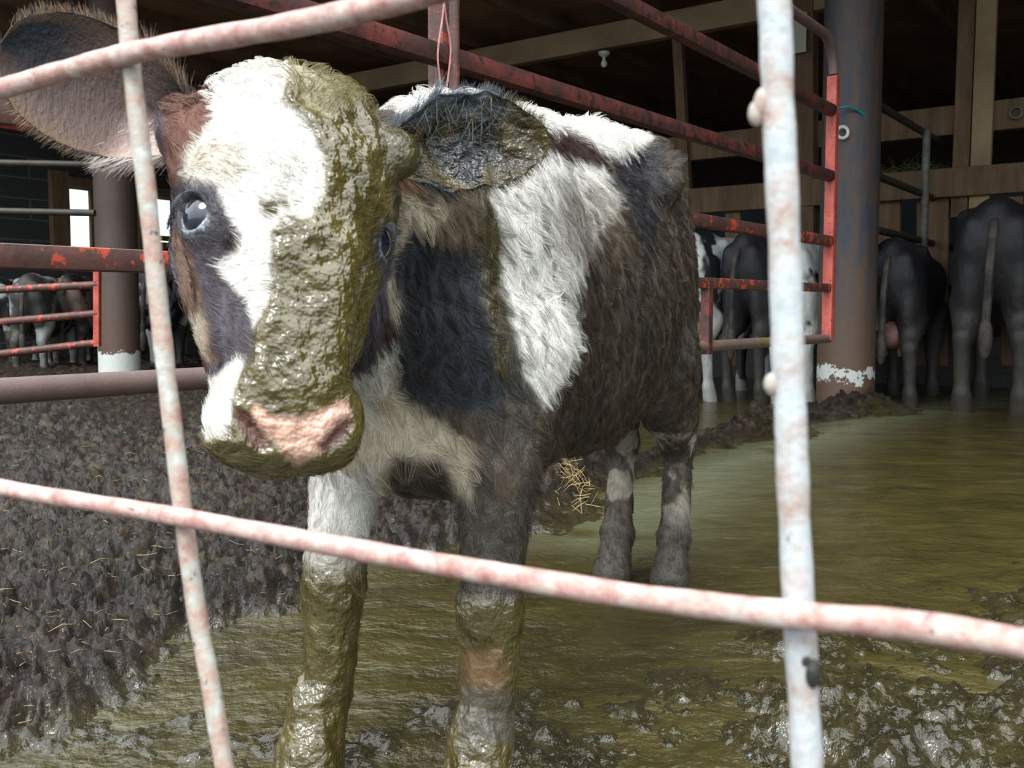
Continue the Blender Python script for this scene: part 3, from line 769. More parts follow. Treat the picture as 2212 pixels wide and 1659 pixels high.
WHITE = lin(222, 220, 212); CREAM = lin(176, 165, 145); BLACK = lin(34, 32, 36); BROWN = lin(58, 34, 30); DIRTY = lin(58, 52, 43)
MUD = lin(86, 76, 36); OLIVE = lin(70, 63, 30); PINK = lin(238, 190, 170); TAN = lin(100, 86, 68); GREYB = lin(56, 60, 66)
def coat(P, nrm):
    px, py = seen(P); hl = (P - H0) @ HL; hd = (P - H0) @ HD; hn = (P - H0) @ HN
    n1 = fbm(P, 45, 4, 101); n2 = fbm(P, 45, 4, 102); wx = px + 14 * n1; wy = py + 14 * n2
    n3 = .5 + .5 * fbm(P, 22, 4, 103); n4 = .5 + .5 * fbm(P * (1, 1, .45), 90, 3, 104); n5 = .5 + .5 * fbm(P, 9, 3, 105)
    C = np.tile(DIRTY, (len(P), 1)); mud = np.full(len(P), .3); fur = np.ones(len(P))
    def put(w, col, m=None, fr=None):
        nonlocal C, mud, fur
        w = np.clip(w, 0, 1); C = C * (1 - w[:, None]) + col * w[:, None]
        if m is not None: mud = mud * (1 - w) + m * w
        if fr is not None: fur = fur * (1 - w) + fr * w
    def reg(poly, col, m=None, fr=None, soft=10, g=1.0, warp=1.0):
        x = px + (wx - px) * warp; y = py + (wy - py) * warp
        put(edge_soft(poly, x, y, soft) * g, col, m, fr)
    body = sstep(.80, .95, P[:, 1] + .0 * px)
    # trunk patches
    put(sstep(.45, .62, n4) * .5, TAN)
    reg([(820, 520), (860, 470), (960, 520), (1045, 560), (1060, 700), (1120, 850), (1010, 900), (900, 880), (840, 860), (850, 700)], GREYB * .55, .15, soft=18)
    reg([(880, 540), (960, 540), (1000, 640), (980, 800), (880, 840), (870, 700)], BLACK, .1, soft=22, g=.7)
    reg([(790, 620), (850, 650), (850, 740), (830, 800), (790, 880), (755, 870), (760, 720)], BROWN * .8, .05, soft=10)
    reg([(850, 400), (1050, 420), (1040, 540), (960, 520), (880, 500), (850, 560), (820, 590)], TAN * 1.1, .1, soft=14)
    reg([(840, 420), (950, 430), (960, 480), (890, 500), (845, 560), (850, 600), (865, 660), (845, 690), (815, 600), (830, 500)], CREAM, .05, soft=10)
    reg([(1035, 400), (1085, 400), (1090, 560), (1075, 700), (1100, 820), (1060, 800), (1040, 600), (1030, 480)], OLIVE * .9, .7, soft=14)
    reg([(1055, 430), (1060, 390), (1110, 345), (1180, 318), (1300, 355), (1345, 420), (1300, 500), (1265, 560), (1240, 640), (1260, 740), (1215, 820), (1170, 880), (1130, 810), (1105, 700), (1075, 620), (1085, 520)], WHITE * .86, .0, soft=9)
    reg([(1180, 400), (1300, 390), (1350, 460), (1290, 560), (1230, 560), (1190, 470)], TAN, .15, soft=26, g=.55)
    put(edge_soft([(1050, 400), (1330, 380), (1300, 560), (1230, 800), (1150, 880), (1080, 600)], px, py, 30) * sstep(.60, .75, n4) * .7, DIRTY)
    reg([(1165, 262), (1180, 245), (1300, 285), (1320, 350), (1290, 362), (1185, 322), (1160, 300)], BROWN, .0, soft=7)
    reg([(1140, 200), (1400, 270), (1395, 315), (1335, 350), (1300, 330), (1240, 290), (1150, 268)], WHITE, .0, soft=7)
    reg([(780, 170), (1000, 170), (1170, 190), (1165, 262), (1000, 262), (790, 250)], WHITE, .0, soft=6)
    reg([(1320, 340), (1430, 310), (1440, 420), (1400, 560), (1360, 480), (1320, 400)], BLACK * 1.3, .1, soft=14)
    put(edge_soft([(1400, 380), (1480, 460), (1480, 620), (1420, 580)], px, py, 12) * sstep(.5, .6, n4), TAN * .9)
    # brisket and the white foreleg
    reg([(770, 850), (850, 780), (870, 860), (980, 940), (1020, 960), (1015, 1090), (985, 1060), (950, 990), (850, 985), (830, 1040), (850, 1170), (800, 1090), (730, 1000), (740, 900)], CREAM * 1.12, .0, soft=14)
    reg([(740, 780), (850, 740), (840, 830), (790, 900), (740, 960)], WHITE * .8, .0, soft=14)
    reg([(640, 1000), (820, 1000), (810, 1290), (640, 1300)], WHITE * .82, .0, soft=10)
    low = sstep(.30, .22, P[:, 2]) * (P[:, 1] < 1.5)
    put(low, MUD * .9, 1.0, .25)
    reg([(960, 1080), (1160, 1080), (1160, 1290), (960, 1290)], DIRTY * .9, .4, soft=18)
    reg([(1010, 1400), (1070, 1390), (1090, 1480), (1000, 1480)], lin(120, 88, 60), .3, soft=14, g=.7)
    reg([(1005, 1480), (1100, 1480), (1110, 1600), (1000, 1600)], lin(78, 74, 68), .5, soft=14, g=.7)
    hind = (P[:, 1] > 1.6) & (P[:, 2] < .30)
    put(hind * sstep(.52, .6, n3) * sstep(.08, .16, P[:, 2]), lin(150, 144, 128), .1)
    put(hind * sstep(.14, .08, P[:, 2]), DIRTY * 1.1, .4)
    # head
    reg([(790, 200), (905, 215), (910, 400), (830, 410)], OLIVE, .8, .3, g=(P[:, 1] < .93) & (hl > .05), soft=5)
    reg([(320, 120), (415, 160), (405, 390), (330, 390)], BLACK * 1.2, .0, g=(P[:, 1] < .93), soft=8)
    hm = ((np.abs(hl) < .105) & (hd > -.14) & (hd < .22) & (hn > -.165) & (P[:, 1] < .93))
    if hm.any():
        def rh(poly, col, m=None, fr=None, soft=7, g=1.0, warp=.5):
            x = px + (wx - px) * warp; y = py + (wy - py) * warp
            put(edge_soft(poly, x, y, soft) * g * hm, col, m, fr)
        front = hn > -.12
        put(hm * 1.0, lin(66, 60, 66), .0, 1)
        put(hm * sstep(.48, .60, n4) * .5, lin(96, 92, 100))
        rh([(350, 180), (500, 150), (470, 240), (450, 290), (400, 330), (395, 400), (360, 420)], lin(104, 70, 56), .0)
        rh([(370, 500), (410, 520), (440, 650), (470, 780), (440, 800), (390, 650)], lin(112, 84, 66), .0, g=.8)
        rh([(400, 700), (440, 680), (450, 780), (420, 780)], CREAM, 0)
        rh([(470, 95), (640, 95), (640, 230), (650, 250), (705, 330), (702, 400), (680, 480), (600, 500), (588, 560), (590, 640), (552, 712), (530, 640), (470, 575), (508, 545), (512, 490), (478, 440), (470, 400), (395, 385), (405, 330), (440, 290), (462, 262), (452, 220), (485, 160)], WHITE * 1.02, .0, 1)
        rh([(400, 385), (400, 335), (440, 295), (520, 300), (540, 380), (480, 400)], CREAM, .0, g=.75, soft=20)
        rh([(600, 90), (680, 110), (780, 150), (870, 330), (900, 520), (800, 700), (810, 860), (800, 960), (700, 1080), (540, 1080), (430, 960), (490, 850), (545, 780), (552, 705), (592, 630), (585, 500), (600, 478), (672, 468), (700, 400), (700, 330), (650, 250), (600, 225), (625, 160)], MUD, 1.0, .15, soft=6, warp=.9, g=sstep(-.115, -.09, hn))
        put(hm * edge_soft([(790, 215), (905, 215), (910, 400), (835, 400)], px, py, 5) * (hl > .05), OLIVE, .8, .3)
        rh([(620, 100), (760, 150), (790, 230), (700, 250), (640, 230)], lin(120, 108, 62), .7, .6, soft=14, g=.7)
        put(hm * edge_soft([(560, 430), (640, 430), (640, 480), (570, 470)], px, py, 10) * sstep(.5, .58, n4), OLIVE)
        rh([(560, 340), (680, 330), (660, 420), (600, 440)], TAN, .0, g=.25, soft=25)
        rh([(448, 830), (500, 785), (530, 775), (508, 850), (492, 935), (450, 945), (425, 930)], WHITE, .0, 1, soft=6, warp=.4)
        rh([(545, 880), (560, 868), (575, 892), (640, 902), (700, 885), (745, 864), (748, 905), (728, 945), (690, 975), (640, 992), (610, 972), (590, 935), (552, 930)], PINK, .85, .0, soft=6, warp=.7)
        rh([(470, 500), (520, 500), (515, 545), (480, 550)], lin(44, 36, 40), .1, .6, soft=14)  # hollow below the eye, its shade painted into the coat colour
        for a_, b_ in NOS:
            tt_ = np.clip(((P - a_) @ (b_ - a_)) / ((b_ - a_) @ (b_ - a_)), 0, 1)[:, None]; nos = np.linalg.norm(P - a_ - tt_ * (b_ - a_), axis=1); put(hm * sstep(.0075, .0048, nos), lin(96, 64, 54), .6, .0)
        for E in EYES:
            r = np.linalg.norm(P - E, axis=1); put(hm * sstep(.034, .022, r), lin(42, 40, 46), .5, .0)
            put(hm * sstep(.0235, .0215, r) * sstep(0, .006, (P - E) @ HD), lin(120, 128, 138), .9, .0)
    return C, np.clip(mud, 0, 1), fur
Cc, mud, fur = coat(cv, nr)
# clotted mud stands proud of the skin; hair tufts pucker the rest
P = cv
hd_ = (P - H0) @ HD; isH = (P[:, 1] < .93) & (hd_ < .22) & (hd_ > -.15) & (P[:, 2] > .35)
lump = fbm(P * (1, 1, .6), 42, 4, 201, .6); fine = fbm(P, 110, 3, 202, .6)
eye_guard = np.minimum(1, np.min([np.linalg.norm(P - E, axis=1) for E in EYES], 0) / .04) ** 2
d = mud * (.0035 + .0035 * lump + .0012 * fine) + (1 - mud) * (.0016 * fbm(P * (1, 1, .5), 60, 3, 203)) * np.where(isH, .5, 1.6)
nose = np.clip((Cc[:, 0] > .45) & (Cc[:, 2] < .4), 0, 1) * 1.0
legs = (P[:, 2] < .23) & (P[:, 1] < 1.5)
d = d + legs * .0025 * (1 + 1.2 * fbm(P * (1, 1, .35), 70, 3, 205))
cv2 = cv + nr * (d * eye_guard * (1 - .7 * nose))[:, None]
me = np_mesh('calf', cv2, cq); attr_col(me, 'Col', Cc); attr_f(me, 'mud', mud)
t = NT('calf_hide'); a = t.attr('Col').outputs['Color']; md = t.attr('mud').outputs['Fac']
n1 = t.noise(50, 3, .5); n2 = t.noise(300, 4, .6, t.stretch((1, 1, .25))); n3 = t.noise(28, 5, .6, None, .8)
mc = t.mix(t.ramp(n3, [(.35, np.zeros(3)), (.65, np.ones(3))]), t.mix(1.0, a, np.array([.62, .62, .55]), 'MULTIPLY'), a)
t.col(t.mix(md, a, mc)); t.rough(t.val(md, .7, .13)); t.l(t.val(md, .4, 1.0), t.b.inputs['Specular IOR Level'])
t.bump(t.math('ADD', t.math('MULTIPLY', n2, t.math('SUBTRACT', 1.1, md)), t.math('MULTIPLY', t.math('MULTIPLY', n1, md), 3.0)), .7, .006)
calf = link('calf', me, t.m)
tag(calf, 'muddy black and white calf standing close behind the wire fence', 'calf')
# eyes
def eye_mesh(E, s):
    o = HL * s * .86 + HN * .51; o /= np.linalg.norm(o)
    return E, o
t = NT('calf_eyeball'); n_ = t.noise(40, 3); t.col(t.ramp(n_, [(.4, lin(10, 14, 24)), (.6, lin(26, 34, 48))])); t.rough(.03); t.b.inputs['Coat Weight'].default_value = 1.0
M['eye'] = t.m
M['lid'] = blotch('wet_eyelid', lin(40, 38, 44), lin(84, 90, 100), .4, .6, 60, .25, 300, .3, .001)
M['lid_pink'] = blotch('pink_eye_corner', lin(176, 104, 112), lin(196, 124, 130), .4, .6, 60, .25, 300, .3, .001)
for E, s in zip(EYES, (-1, 1)):
    E2, o = eye_mesh(E, s); mb = MB(); mb.ball(E2, .0195, 18); ey = mb.build('eye', M['eye'], calf, autos=False); tag(ey, 'dark glossy eye with bluish shine')
    # lids: a rim around the opening, heavier above
    up = -HD; sd = np.cross(o, up); sd /= np.linalg.norm(sd); up = np.cross(sd, o)
    ring = []
    for k in range(33):
        an = 2 * math.pi * k / 32; ring.append(E2 + o * .0105 + sd * .0155 * math.cos(an) + up * .0150 * math.sin(an))
    rr = [.0016 + .0018 * max(0, math.sin(2 * math.pi * k / 32)) for k in range(33)]
    mb = MB(); mb.tube([E2 + (p - E2) / np.linalg.norm(p - E2) * .0205 for p in ring], rr, 10, False); mb.build('eyelid', M['lid'], calf, autos=False)
    mb = MB(); c = E2 + o * .011 - HL * s * .013 * 1.0 + HD * .009; mb.ball(E2 + (c - E2) / np.linalg.norm(c - E2) * .0195, (.0055, .004, .0055), 10); mb.build('tear_duct', M['lid_pink'], calf, autos=False)
    # lashes
    mb = MB()
    for k in range(22):
        an = math.pi * (.1 + .8 * k / 21); p = E2 + o * .0125 + sd * .0155 * math.cos(an) + up * .0150 * math.sin(an)
        q2 = p + o * .012 + up * .002 + sd * math.cos(an) * .006; mb.tube([p, (p + q2) / 2 + up * .002, q2 + up * -.004], [.0005, .0004, .0001], 4)
    mb.build('eyelash', M['lid'], calf, autos=False)

# ears
t = NT('slurry_coated_ear'); n1 = t.noise(55, 4, .55); a = t.attr('Col').outputs['Color']; t.col(t.mix(t.ramp(n1, [(.4, np.zeros(3)), (.62, np.ones(3))]), t.mix(1.0, a, np.array([.35, .36, .34]), 'MULTIPLY'), a))
t.rough(.15); t.b.inputs['Specular IOR Level'].default_value = .42; t.bump(n1, .9, .012); M['ear_hide'] = t.m
def ear(base, tip, updir, face, W, cup, inner, label, bend=0.0, mudv=0.3, seed=1, droop=0, tipx=(2.6, .5), wob=0):
    base = np.array(base); tip = np.array(tip); ax = tip - base; Ln = np.linalg.norm(ax); ax /= Ln
    u = np.array(updir) - ax * (np.array(updir) @ ax); u /= np.linalg.norm(u); fc = np.cross(ax, u)
    if fc @ np.array(face) < 0: fc = -fc
    ns, nt = 60, 44; V_ = []; in_ = []
    def side(off):
        for i in range(ns + 1):
            s = i / ns; w = W * (.30 + .70 * np.sin(min(s / .52, 1) * math.pi / 2)) * (max(0, 1 - max(0, (s - .45) / .55) ** tipx[0])) ** tipx[1] * (1 + wob * math.sin(s * 19 + 1) * .05 + wob * math.sin(s * 41) * .03) + .001
            cen = base + ax * Ln * s + u * (bend * math.sin(s * math.pi)) - ZZ * droop * s * s
            for j in range(nt + 1):
                tt_ = -1 + 2 * j / nt; cp = cup * (1.0 - .55 * s)
                an = tt_ * (1.15 * (1 - .45 * s) * cp + .25)
                rad = w / max(math.sin(1.15 * (1 - .45 * s) * cp + .25), .2)
                V_.append(cen + u * rad * math.sin(an) + fc * (-(math.cos(an)) * rad + rad * math.cos(1.15 * (1 - .45 * s) * cp + .25)) + fc * off * (1 - abs(tt_) ** 8) * (1 - s ** 10))
    side(.0); side(-.0055)
    V_ = np.array(V_); m = nt + 1; N0 = (ns + 1) * m; q = []
    for i in range(ns):
        for j in range(nt):
            a = i * m + j; q.append([a, a + 1, a + m + 1, a + m]); q.append([N0 + a, N0 + a + m, N0 + a + m + 1, N0 + a + 1])
    for i in range(ns):
        for j in (0, nt):
            a = i * m + j; q.append([a, a + m, N0 + a + m, N0 + a] if j == 0 else [a, N0 + a, N0 + a + m, a + m])
    for j in range(nt): a = ns * m + j; q.append([a, a + 1, N0 + a + 1, N0 + a])
    q = np.array(q); n_ = vnormals(V_, q)
    S_ = np.tile(np.repeat(np.arange(ns + 1) / ns, m), 2); T_ = np.tile(np.tile(-1 + 2 * np.arange(m) / nt, ns + 1), 2); IN = np.concatenate([np.ones(N0), np.zeros(N0)])
    col, md_ = inner(V_, S_, T_, IN)
    V_ = V_ + n_ * (md_ * .0060 * fbm(V_, 45, 4, seed + 5, .6) + .0012 * fbm(V_, 70, 3, seed))[:, None] * 1.0
    me = np_mesh('ear', V_, q); attr_col(me, 'Col', col); attr_f(me, 'mud', md_)
    o = link('ear', me, M['ear_hide'] if wob else calf.data.materials[0], calf); tag(o, label)
    return V_, q, n_, col, S_, T_, IN, ax, u, fc
def mixc(a, b, w): w = np.clip(w, 0, 1)[:, None]; return a * (1 - w) + b * w
def earL(P, s, t, i):
    n = .5 + .5 * fbm(P, 40, 3, 301); c = mixc(np.tile(lin(88, 72, 66), (len(P), 1)), lin(28, 32, 38), sstep(.55, .85, s) * sstep(-.6, .5, t + .5 * n))
    c = mixc(c, lin(88, 72, 66), sstep(.35, .1, np.abs(t + .05)) * sstep(.7, .4, s) * .6); c = mixc(c, lin(96, 78, 60), sstep(.7, .95, np.abs(t)) * .8)
    c = mixc(c, lin(190, 168, 160), sstep(.42, .15, s) * sstep(.1, -.35, t)); c = mixc(c, lin(40, 36, 38), sstep(.35, .1, s) * sstep(-.1, .3, t))
    c = mixc(c, lin(50, 44, 44), 1 - i); return c, np.zeros(len(P))
def earR(P, s, t, i):
    n = .5 + .5 * fbm(P, 55, 4, 302); c = mixc(np.tile(lin(64, 55, 22), (len(P), 1)), lin(20, 22, 22), sstep(.46, .6, n) * sstep(.85, .6, s)); c = mixc(c, lin(66, 58, 32), sstep(.62, .95, s))
    c = mixc(c, lin(84, 94, 104), sstep(.25, .75, t) * sstep(.85, .6, s) * .85); c = mixc(c, lin(120, 82, 58), sstep(.2, .06, s) * sstep(.6, .1, t))
    return c, np.full(len(P), .62)
toC = lambda p: -np.array(p) / np.linalg.norm(p)
bl = at(412, 288, .80); tl_ = at(0, 95, .77); br = at(828, 338, .81); tr = at(1190, 302, .84)
earA = ear(bl, tl_, ZZ + .10 * HN, -bl * (1, 1, 0) + .15 * ZZ, .049, .95, earL, 'clean brown-black ear turned to the camera', .0, 0, 11)
earB = ear(br, tr, ZZ + .0 * HN, -br * (1, 1, 0) - .12 * ZZ, .039, .72, earR, 'ear coated in wet olive slurry', .006, 1, 23, droop=0, tipx=(2.1, .62), wob=1)

# ---------------------------------------------------------------- hair
def hair(name, roots, nrm, col, length, flow, lift, rad, curl, parent, npt=4, clump=False):
    N = len(roots); hc = bpy.data.hair_curves.new(name); hc.add_curves([npt] * N)
    fl = flow - nrm * (flow * nrm).sum(1)[:, None]; fl /= np.linalg.norm(fl, axis=1)[:, None] + 1e-9
    jit = rng.normal(0, 1, (N, 3)) * curl; d0 = fl + nrm * lift[:, None] + jit; d0 /= np.linalg.norm(d0, axis=1)[:, None]
    sag = rng.normal(0, .35, (N, 3)) * curl; pts = np.zeros((N, npt, 3))
    for k in range(npt):
        s = k / (npt - 1); pts[:, k] = roots + (d0 * s + (sag - nrm * lift[:, None] * .45) * s * s) * length[:, None]
    if clump:
        from mathutils import kdtree
        M_ = N // 24; kd = kdtree.KDTree(M_)
        for i in range(M_): kd.insert(roots[i], i)
        kd.balance(); near = np.fromiter((kd.find(p)[1] for p in roots), int, N)
        for k in range(1, npt):
            s = k / (npt - 1); pts[:, k] += (pts[near, k] - pts[:, k]) * (.78 * s ** 1.2) * np.clip(length / .014, .3, 1)[:, None]
    hc.attributes['position'].data.foreach_set('vector', pts.astype(np.float32).ravel())
    r = hc.attributes.get('radius') or hc.attributes.new('radius', 'FLOAT', 'POINT')
    taper = np.linspace(1, .25, npt); r.data.foreach_set('value', (rad[:, None] * taper).astype(np.float32).ravel())
    ca = hc.attributes.new('Col', 'FLOAT_COLOR', 'CURVE'); ca.data.foreach_set('color', np.concatenate([col, np.ones((N, 1))], 1).astype(np.float32).ravel())
    o = bpy.data.objects.new(name, hc); COL.objects.link(o); o.parent = parent; hc.materials.append(M['hair']); return o
t = NT('calf_hair'); t.col(t.attr('Col').outputs['Color']); t.rough(.38); t.b.inputs['Specular IOR Level'].default_value = .5; M['hair'] = t.m
def scatter(vs, q, n, wt):
    ar = .5 * np.linalg.norm(np.cross(vs[q[:, 2]] - vs[q[:, 0]], vs[q[:, 3]] - vs[q[:, 1]]), axis=1) * wt[q].mean(1)
    c = np.cumsum(ar); k = np.searchsorted(c, rng.random(n) * c[-1]); a, b = rng.random((2, n))
    w = np.stack([(1 - a) * (1 - b), a * (1 - b), a * b, (1 - a) * b], 1); return k, w
def bl4(arr, q, k, w): return (arr[q[k]] * (w[:, :, None] if arr.ndim == 2 else w)).sum(1)
frontal = np.clip(.35 + (-(cv2 - np.array([0, 0, EYE])) / np.linalg.norm(cv2 - np.array([0, 0, EYE]), axis=1)[:, None] * nr).sum(1) * .0 + .65, 0, 1)
wt = fur * np.where(isH, 2.2, 1.0) * (cv2[:, 2] > .03)
N = 150000; k, w = scatter(cv2, cq, N, wt)
R0 = bl4(cv2, cq, k, w); NN = bl4(nr, cq, k, w); NN /= np.linalg.norm(NN, axis=1)[:, None]
hc_, _, _ = coat(R0, NN)
hh = (R0 - H0); inh = (R0[:, 1] < .92) & (hh @ HD < .2) & (np.abs(hh @ HL) < .12) & (hh @ HN > -.12)
legz = R0[:, 2] < .33
flow = np.where(inh[:, None], HD[None] * -.5 + HL[None] * np.sign(hh @ HL)[:, None] * .8 - ZZ * .1, np.where(legz[:, None], -ZZ[None] + A * .2, A[None] * .75 - ZZ * .75))
cl = np.stack([fbm(R0, 24, 2, s) for s in (401, 402, 403)], 1) * .9; flow = flow + cl
ln = np.where(inh, .008, np.where(legz, .014, .020)) * rng.uniform(.6, 1.3, N)
top = (NN[:, 2] > .55) & ~inh & (R0[:, 2] > .6); ln = np.where(top, .034 * rng.uniform(.5, 1.3, N), ln)
poll = inh & (hh @ HD < -.085); ln = np.where(poll, .024 * rng.uniform(.5, 1.2, N), ln)
lift = np.where(top, 1.1, np.where(poll, 1.3, np.where(inh, .30, .28)))
shade = rng.uniform(.72, 1.25, N)[:, None]
hc2 = np.clip(hc_ * shade, 0, .9)
hair('coat_hair', R0, NN, hc2, ln, flow, lift, rng.uniform(.00014, .00034, N), .16, calf, clump=True)
# ear fringe
for V_, q, n_, col, S_, T_, IN, ax, u, fc in (earA, earB):
    A_ = V_ is earA[0]; edge = (np.abs(T_) > .72).astype(float) * (S_ < .97) * (1.0 if A_ else .25) + .08 * A_ + (S_ < .3) * .5 * (T_ < .2) * A_
    n = 5200 if A_ else 2400; k, w = scatter(V_, q, n, edge); R1 = bl4(V_, q, k, w); N1 = bl4(n_, q, k, w); N1 /= np.linalg.norm(N1, axis=1)[:, None] + 1e-9
    tt_ = bl4(T_, q, k, w); ss_ = bl4(S_, q, k, w); cc = bl4(col, q, k, w) * rng.uniform(.7, 1.4, n)[:, None]
    if A_:
        cc = mixc(cc, lin(150, 118, 84), (rng.random(n) < .35) * (np.abs(tt_) > .6) * .8); cc = mixc(cc, lin(215, 205, 200), (rng.random(n) < .75) * (tt_ < -.1) * (ss_ < .42))
    fl = u[None] * np.sign(tt_)[:, None] * .8 + ax * .5; hair('ear_hair', R1, fc[None] * .5 + N1 * .3 + u[None] * np.sign(tt_)[:, None] * .3, np.clip(cc, 0, .9), np.where(ss_ < .35, .022, .010) * rng.uniform(.5, 1.2, n), fl, np.full(n, .35), rng.uniform(.0001, .00022, n), .16, calf)

# slurry-clotted hair strands hanging across the opening of the coated ear
V_, q, n_, col, S_, T_, IN, ax, u, fc = earB
NS = 110; k, w = scatter(V_, q, NS, ((T_ > .35) & (T_ < .95) & (S_ > .08) & (S_ < .75) & (IN > .5)).astype(float)); R1 = bl4(V_, q, k, w); cc = np.where(rng.random((NS, 1)) < .4, lin(74, 80, 84)[None], lin(70, 62, 34)[None]) * rng.uniform(.5, 1.0, (NS, 1))
hair('ear_hair', R1, np.tile(fc, (NS, 1)), cc, rng.uniform(.006, .028, NS), -u[None] * 1.0 - ax * .15 + rng.normal(0, .35, (NS, 3)), np.full(NS, .2), rng.uniform(.0003, .0006, NS), .25, calf)
# ---------------------------------------------------------------- cattle at the feed barrier
def cow_mesh():
    f = Field((-.95, -.42, -.02), (1.35, .42, 1.35), .017); b = lambda a, l, z: np.array([a, l, z]); k = .06
    f.ell(b(0, 0, .80), (.62, .22, .33), None, k); f.ell(b(-.52, 0, .90), (.28, .19, .26), None, k); f.ell(b(.5, 0, .80), (.3, .18, .3), None, k)
    f.cone(b(-.68, 0, 1.07), .07, b(.55, 0, 1.06), .07, k); f.cone(b(.65, 0, .9), .2, b(.95, 0, .80), .12, k)
    f.cone(b(.98, 0, .78), .12, b(1.22, 0, .55), .07, .04)
    for s in (-1, 1):
        f.cone(b(-.48, s * .16, 1.06), .05, b(-.42, s * .18, 1.0), .05, k); f.cone(b(-.74, s * .10, 1.0), .05, b(-.72, s * .11, .9), .06, k)
        f.ell(b(-.55, s * .115, .74), (.2, .10, .28), None, k); f.cone(b(-.55, s * .13, .6), .10, b(-.70, s * .13, .42), .055, .03)
        f.cone(b(-.71, s * .14, .43), .05, b(-.67, s * .14, .15), .04, .02); f.cone(b(-.67, s * .14, .13), .05, b(-.63, s * .14, .02), .06, .01)
        f.cone(b(.42, s * .15, .65), .11, b(.42, s * .14, .36), .055, .03); f.cone(b(.42, s * .14, .36), .05, b(.41, s * .14, .14), .038, .02); f.cone(b(.41, s * .14, .13), .05, b(.44, s * .14, .02), .06, .01)
        f.cone(b(1.0, s * .10, .86), .03, b(.98, s * .24, .84), .035, .01)
    vs, q = f.mesh(); vs = relax(vs, q, 2); return vs, q
kv, kq = cow_mesh(); cow_me = np_mesh('cow_body', kv, kq); cow_me.polygons.foreach_set('use_smooth', [True] * len(cow_me.polygons))
def coat_mat(name, dark, light, lo, hi, off, sc=2.0, dirt=.5):
    t = NT(name); mp = t.n('ShaderNodeMapping'); t.l(t.co, mp.inputs[0]); mp.inputs['Location'].default_value = off
    n = t.noise(sc, 3, .5, mp.outputs[0]); c = t.ramp(n, [(lo, dark), (hi, light)])
    z = t.n('ShaderNodeSeparateXYZ'); t.l(t.co, z.inputs[0]); g = t.noise(14, 6, .65, t.stretch((2, 2, .7)))
    zf = t.math('ADD', z.outputs['Z'], t.math('MULTIPLY', t.math('SUBTRACT', g, .5), 1.6))
    c = t.mix(t.math('MULTIPLY', t.ramp(zf, [(.25, np.ones(3)), (.85, np.zeros(3))]), dirt), c, lin(62, 58, 48)); t.col(c); t.rough(.6); t.bump(g, .5, .015); return t.m
BK, WH = lin(30, 30, 34), lin(196, 200, 196)
tailm = blotch('tail_hair', lin(30, 28, 28), lin(70, 64, 58), .4, .6, 8, .7, 40, .5, .01)
udm = blotch('udder_skin', lin(104, 74, 66), lin(132, 98, 88), .4, .6, 8, .6, 40, .3, .005)
def make_parts(root):
    mb = MB(); mb.tube(smooth_path([(-.76, 0, 1.02), (-.84, 0, .95), (-.86, .01, .75), (-.84, .02, .5)], 5), .022, 8); mb.ball((-.84, .02, .42), (.035, .035, .11), 8)
    o = mb.build('tail', tailm, None); o.parent = root
    mb = MB(); mb.ball((-.50, 0, .50), (.17, .12, .11), 10)
    for sx in (-1, 1):
        for sy in (-1, 1): mb.tube([(-.5 + sx * .07, sy * .05, .42), (-.5 + sx * .07, sy * .055, .36)], [.016, .011], 8)
    o = mb.build('udder', udm, None); o.parent = root
first = None
cows = [ # px, Y, scale, heading offset (deg), dark, light, lo, hi, offset, label, pattern scale
    (1585, 6.5, .90, -35.7, BK, WH, .44, .48, (3.1, 0, 1), 'white-backed cow with black patches behind the gate, nearest the calf rump', 2.6, 1),
    (1688, 6.38, .90, -35.7, BK, WH * .5, .72, .8, (8.2, 2, 0), 'dark cow mostly hidden behind the near upright fence wire', 2, 1),
    (1785, 6.22, .86, -35.7, BK, WH, .36, .40, (5.5, 7, 2), 'mostly white cow with small dark spots, left against the blue-grey post', 3.2, 1),
    (1955, 6.1, .84, -30, BK, WH * .4, .62, .7, (1.5, 3, 4), 'dark grey cow with a pinkish udder behind the grey gate', 2, 0),
    (2165, 5.8, 1.0, -30, BK * .8, WH * .3, .70, .8, (0, 9, 1), 'large black cow standing rear-on at the right end of the barrier', 2, 1),
    (30, 9.4, .76, 12, BK, WH * .6, .54, .58, (2, 2, 6), 'leftmost dark young cow behind the low gate, cut by the photo edge', 3, 1),
    (106, 8.7, .76, 8, lin(54, 54, 52), WH * .5, .50, .56, (6, 1, 3), 'grey young cow in the middle of the three behind the low gate', 2.4, 1),
    (192, 9.3, .78, 5, BK, lin(120, 100, 90), .54, .58, (4, 4, 4), 'dark brownish young cow beside the upright end of the low gate', 3.4, 1),
    (345, 8.6, .80, 10, BK, WH * .6, .49, .53, (7, 4, 9), 'young dark cow glimpsed between the brown post and the calf head', 3, 1),
]
for i, (px, Y, s, ho, dk, lt, lo, hi, off, lab, psc, ho2) in enumerate(cows):
    if first is None:
        o = bpy.data.objects.new('cow', cow_me); COL.objects.link(o); cow_me.materials.append(tailm); make_parts(o); first = o
    else: o = copy_tree(first)
    p = at(px, 700, Y); o.location = (p[0], p[1], -.02); o.scale = (s, s * (.8 if i < 3 else 1), s); o.rotation_euler = (0, 0, math.radians(90 + ho) )
    o.material_slots[0].link = 'OBJECT'; o.material_slots[0].material = coat_mat('cow_coat', dk, lt, lo, hi, off, psc)
    tag(o, lab, 'cow', 'cattle along the feed barrier' if i < 5 else 'young cattle behind the low gate')
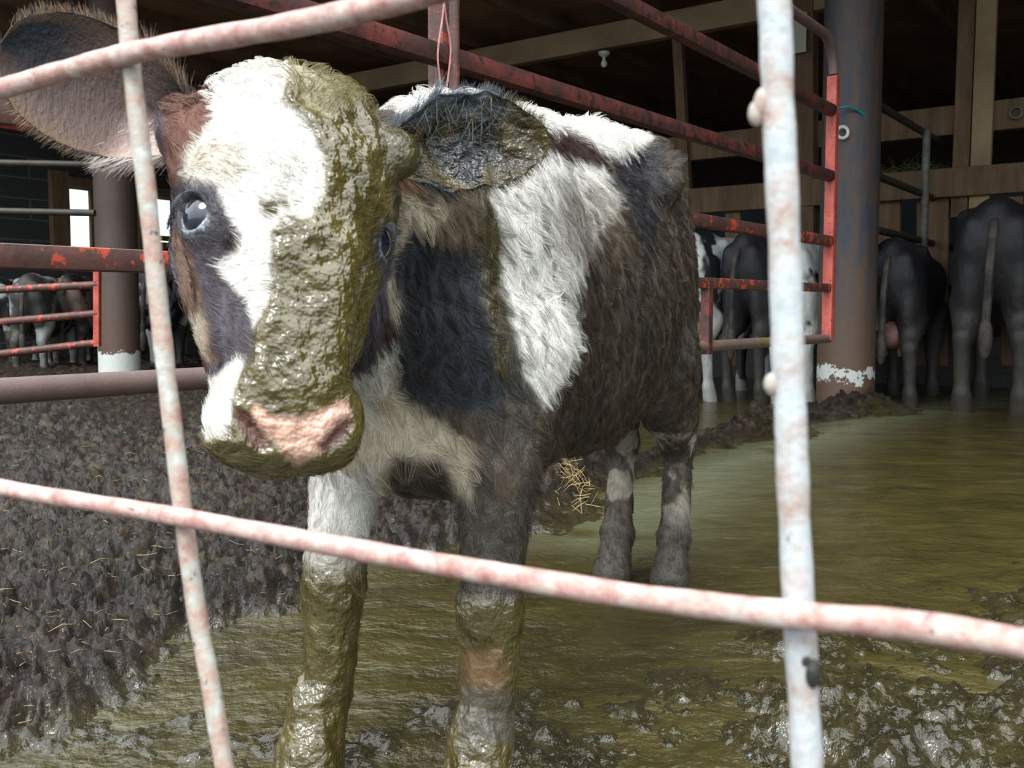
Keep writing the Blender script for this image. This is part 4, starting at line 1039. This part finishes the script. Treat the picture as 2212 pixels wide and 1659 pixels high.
first['label'] = cows[0][9]
for o in [o for o in COL.objects if o.name.startswith('udder')]:
    if o.parent and (o.parent['group'].startswith('young') or 'dark cow mostly' in o.parent['label'] or 'large black' in o.parent['label']): bpy.data.objects.remove(o, do_unlink=True)

# ---------------------------------------------------------------- the wire fence just in front of the camera
e = empty('wire_fence', (0, .3, 0)); tag(e, 'rusty welded wire fence panel close to the camera', 'fence')
def dep(px): return 1 / np.interp(px, [-200, 330, 1700, 2400], [2.15, 2.55, 4.0, 4.85])
def wire(pts, r, mat, off=0, name='wire', n=14):
    path = smooth_path([at(x, y, dep(x) + off) for x, y in pts], n)
    R = np.array([r] * len(path)) * (1 + .05 * np.array([math.sin(i * .5) * math.sin(i * .17) for i in range(len(path))]))
    mb = MB(); mb.tube(path, list(R), 18, jit=.03); o = mb.build(name, mat, e, autos=False); return o
wire([(-260, 262), (0, 193), (150, 150), (280, 116), (430, 88), (620, 56), (780, 22), (950, -24), (1150, -90)], .0042, M['fence'], 0)
wire([(-260, 985), (0, 1052), (200, 1086), (395, 1118), (700, 1175), (1000, 1228), (1350, 1285), (1710, 1328), (1960, 1350), (2240, 1395), (2500, 1440)], .0036, M['fence'], 0)
wire([(262, -160), (272, 0), (288, 180), (318, 420), (345, 680), (368, 880), (396, 1110), (425, 1320), (455, 1480), (492, 1700), (530, 1900)], .0037, M['fence2'], .008, 'upright_wire')
wire([(1648, -160), (1672, 0), (1680, 200), (1690, 420), (1700, 700), (1708, 900), (1716, 1120), (1730, 1400), (1745, 1680), (1758, 1900)], .0041, M['fence3'], .008, 'upright_wire')
for x, y, rx, rz, nm in ((1636, 245, .0024, .0034, 0), (1650, 222, .0026, .004, 0), (1668, 830, .0022, .003, 0), (1756, 1455, .0022, .004, 1), (1738, 1425, .002, .003, 1)):
    p = at(x, y, dep(x) + .006); mb = MB(); mb.ball(p, (rx, .002, rz), 8)
    mb.build('mud_lump' if nm else 'dried_splash', M['concrete'] if nm else M['fence2'], e, autos=False)
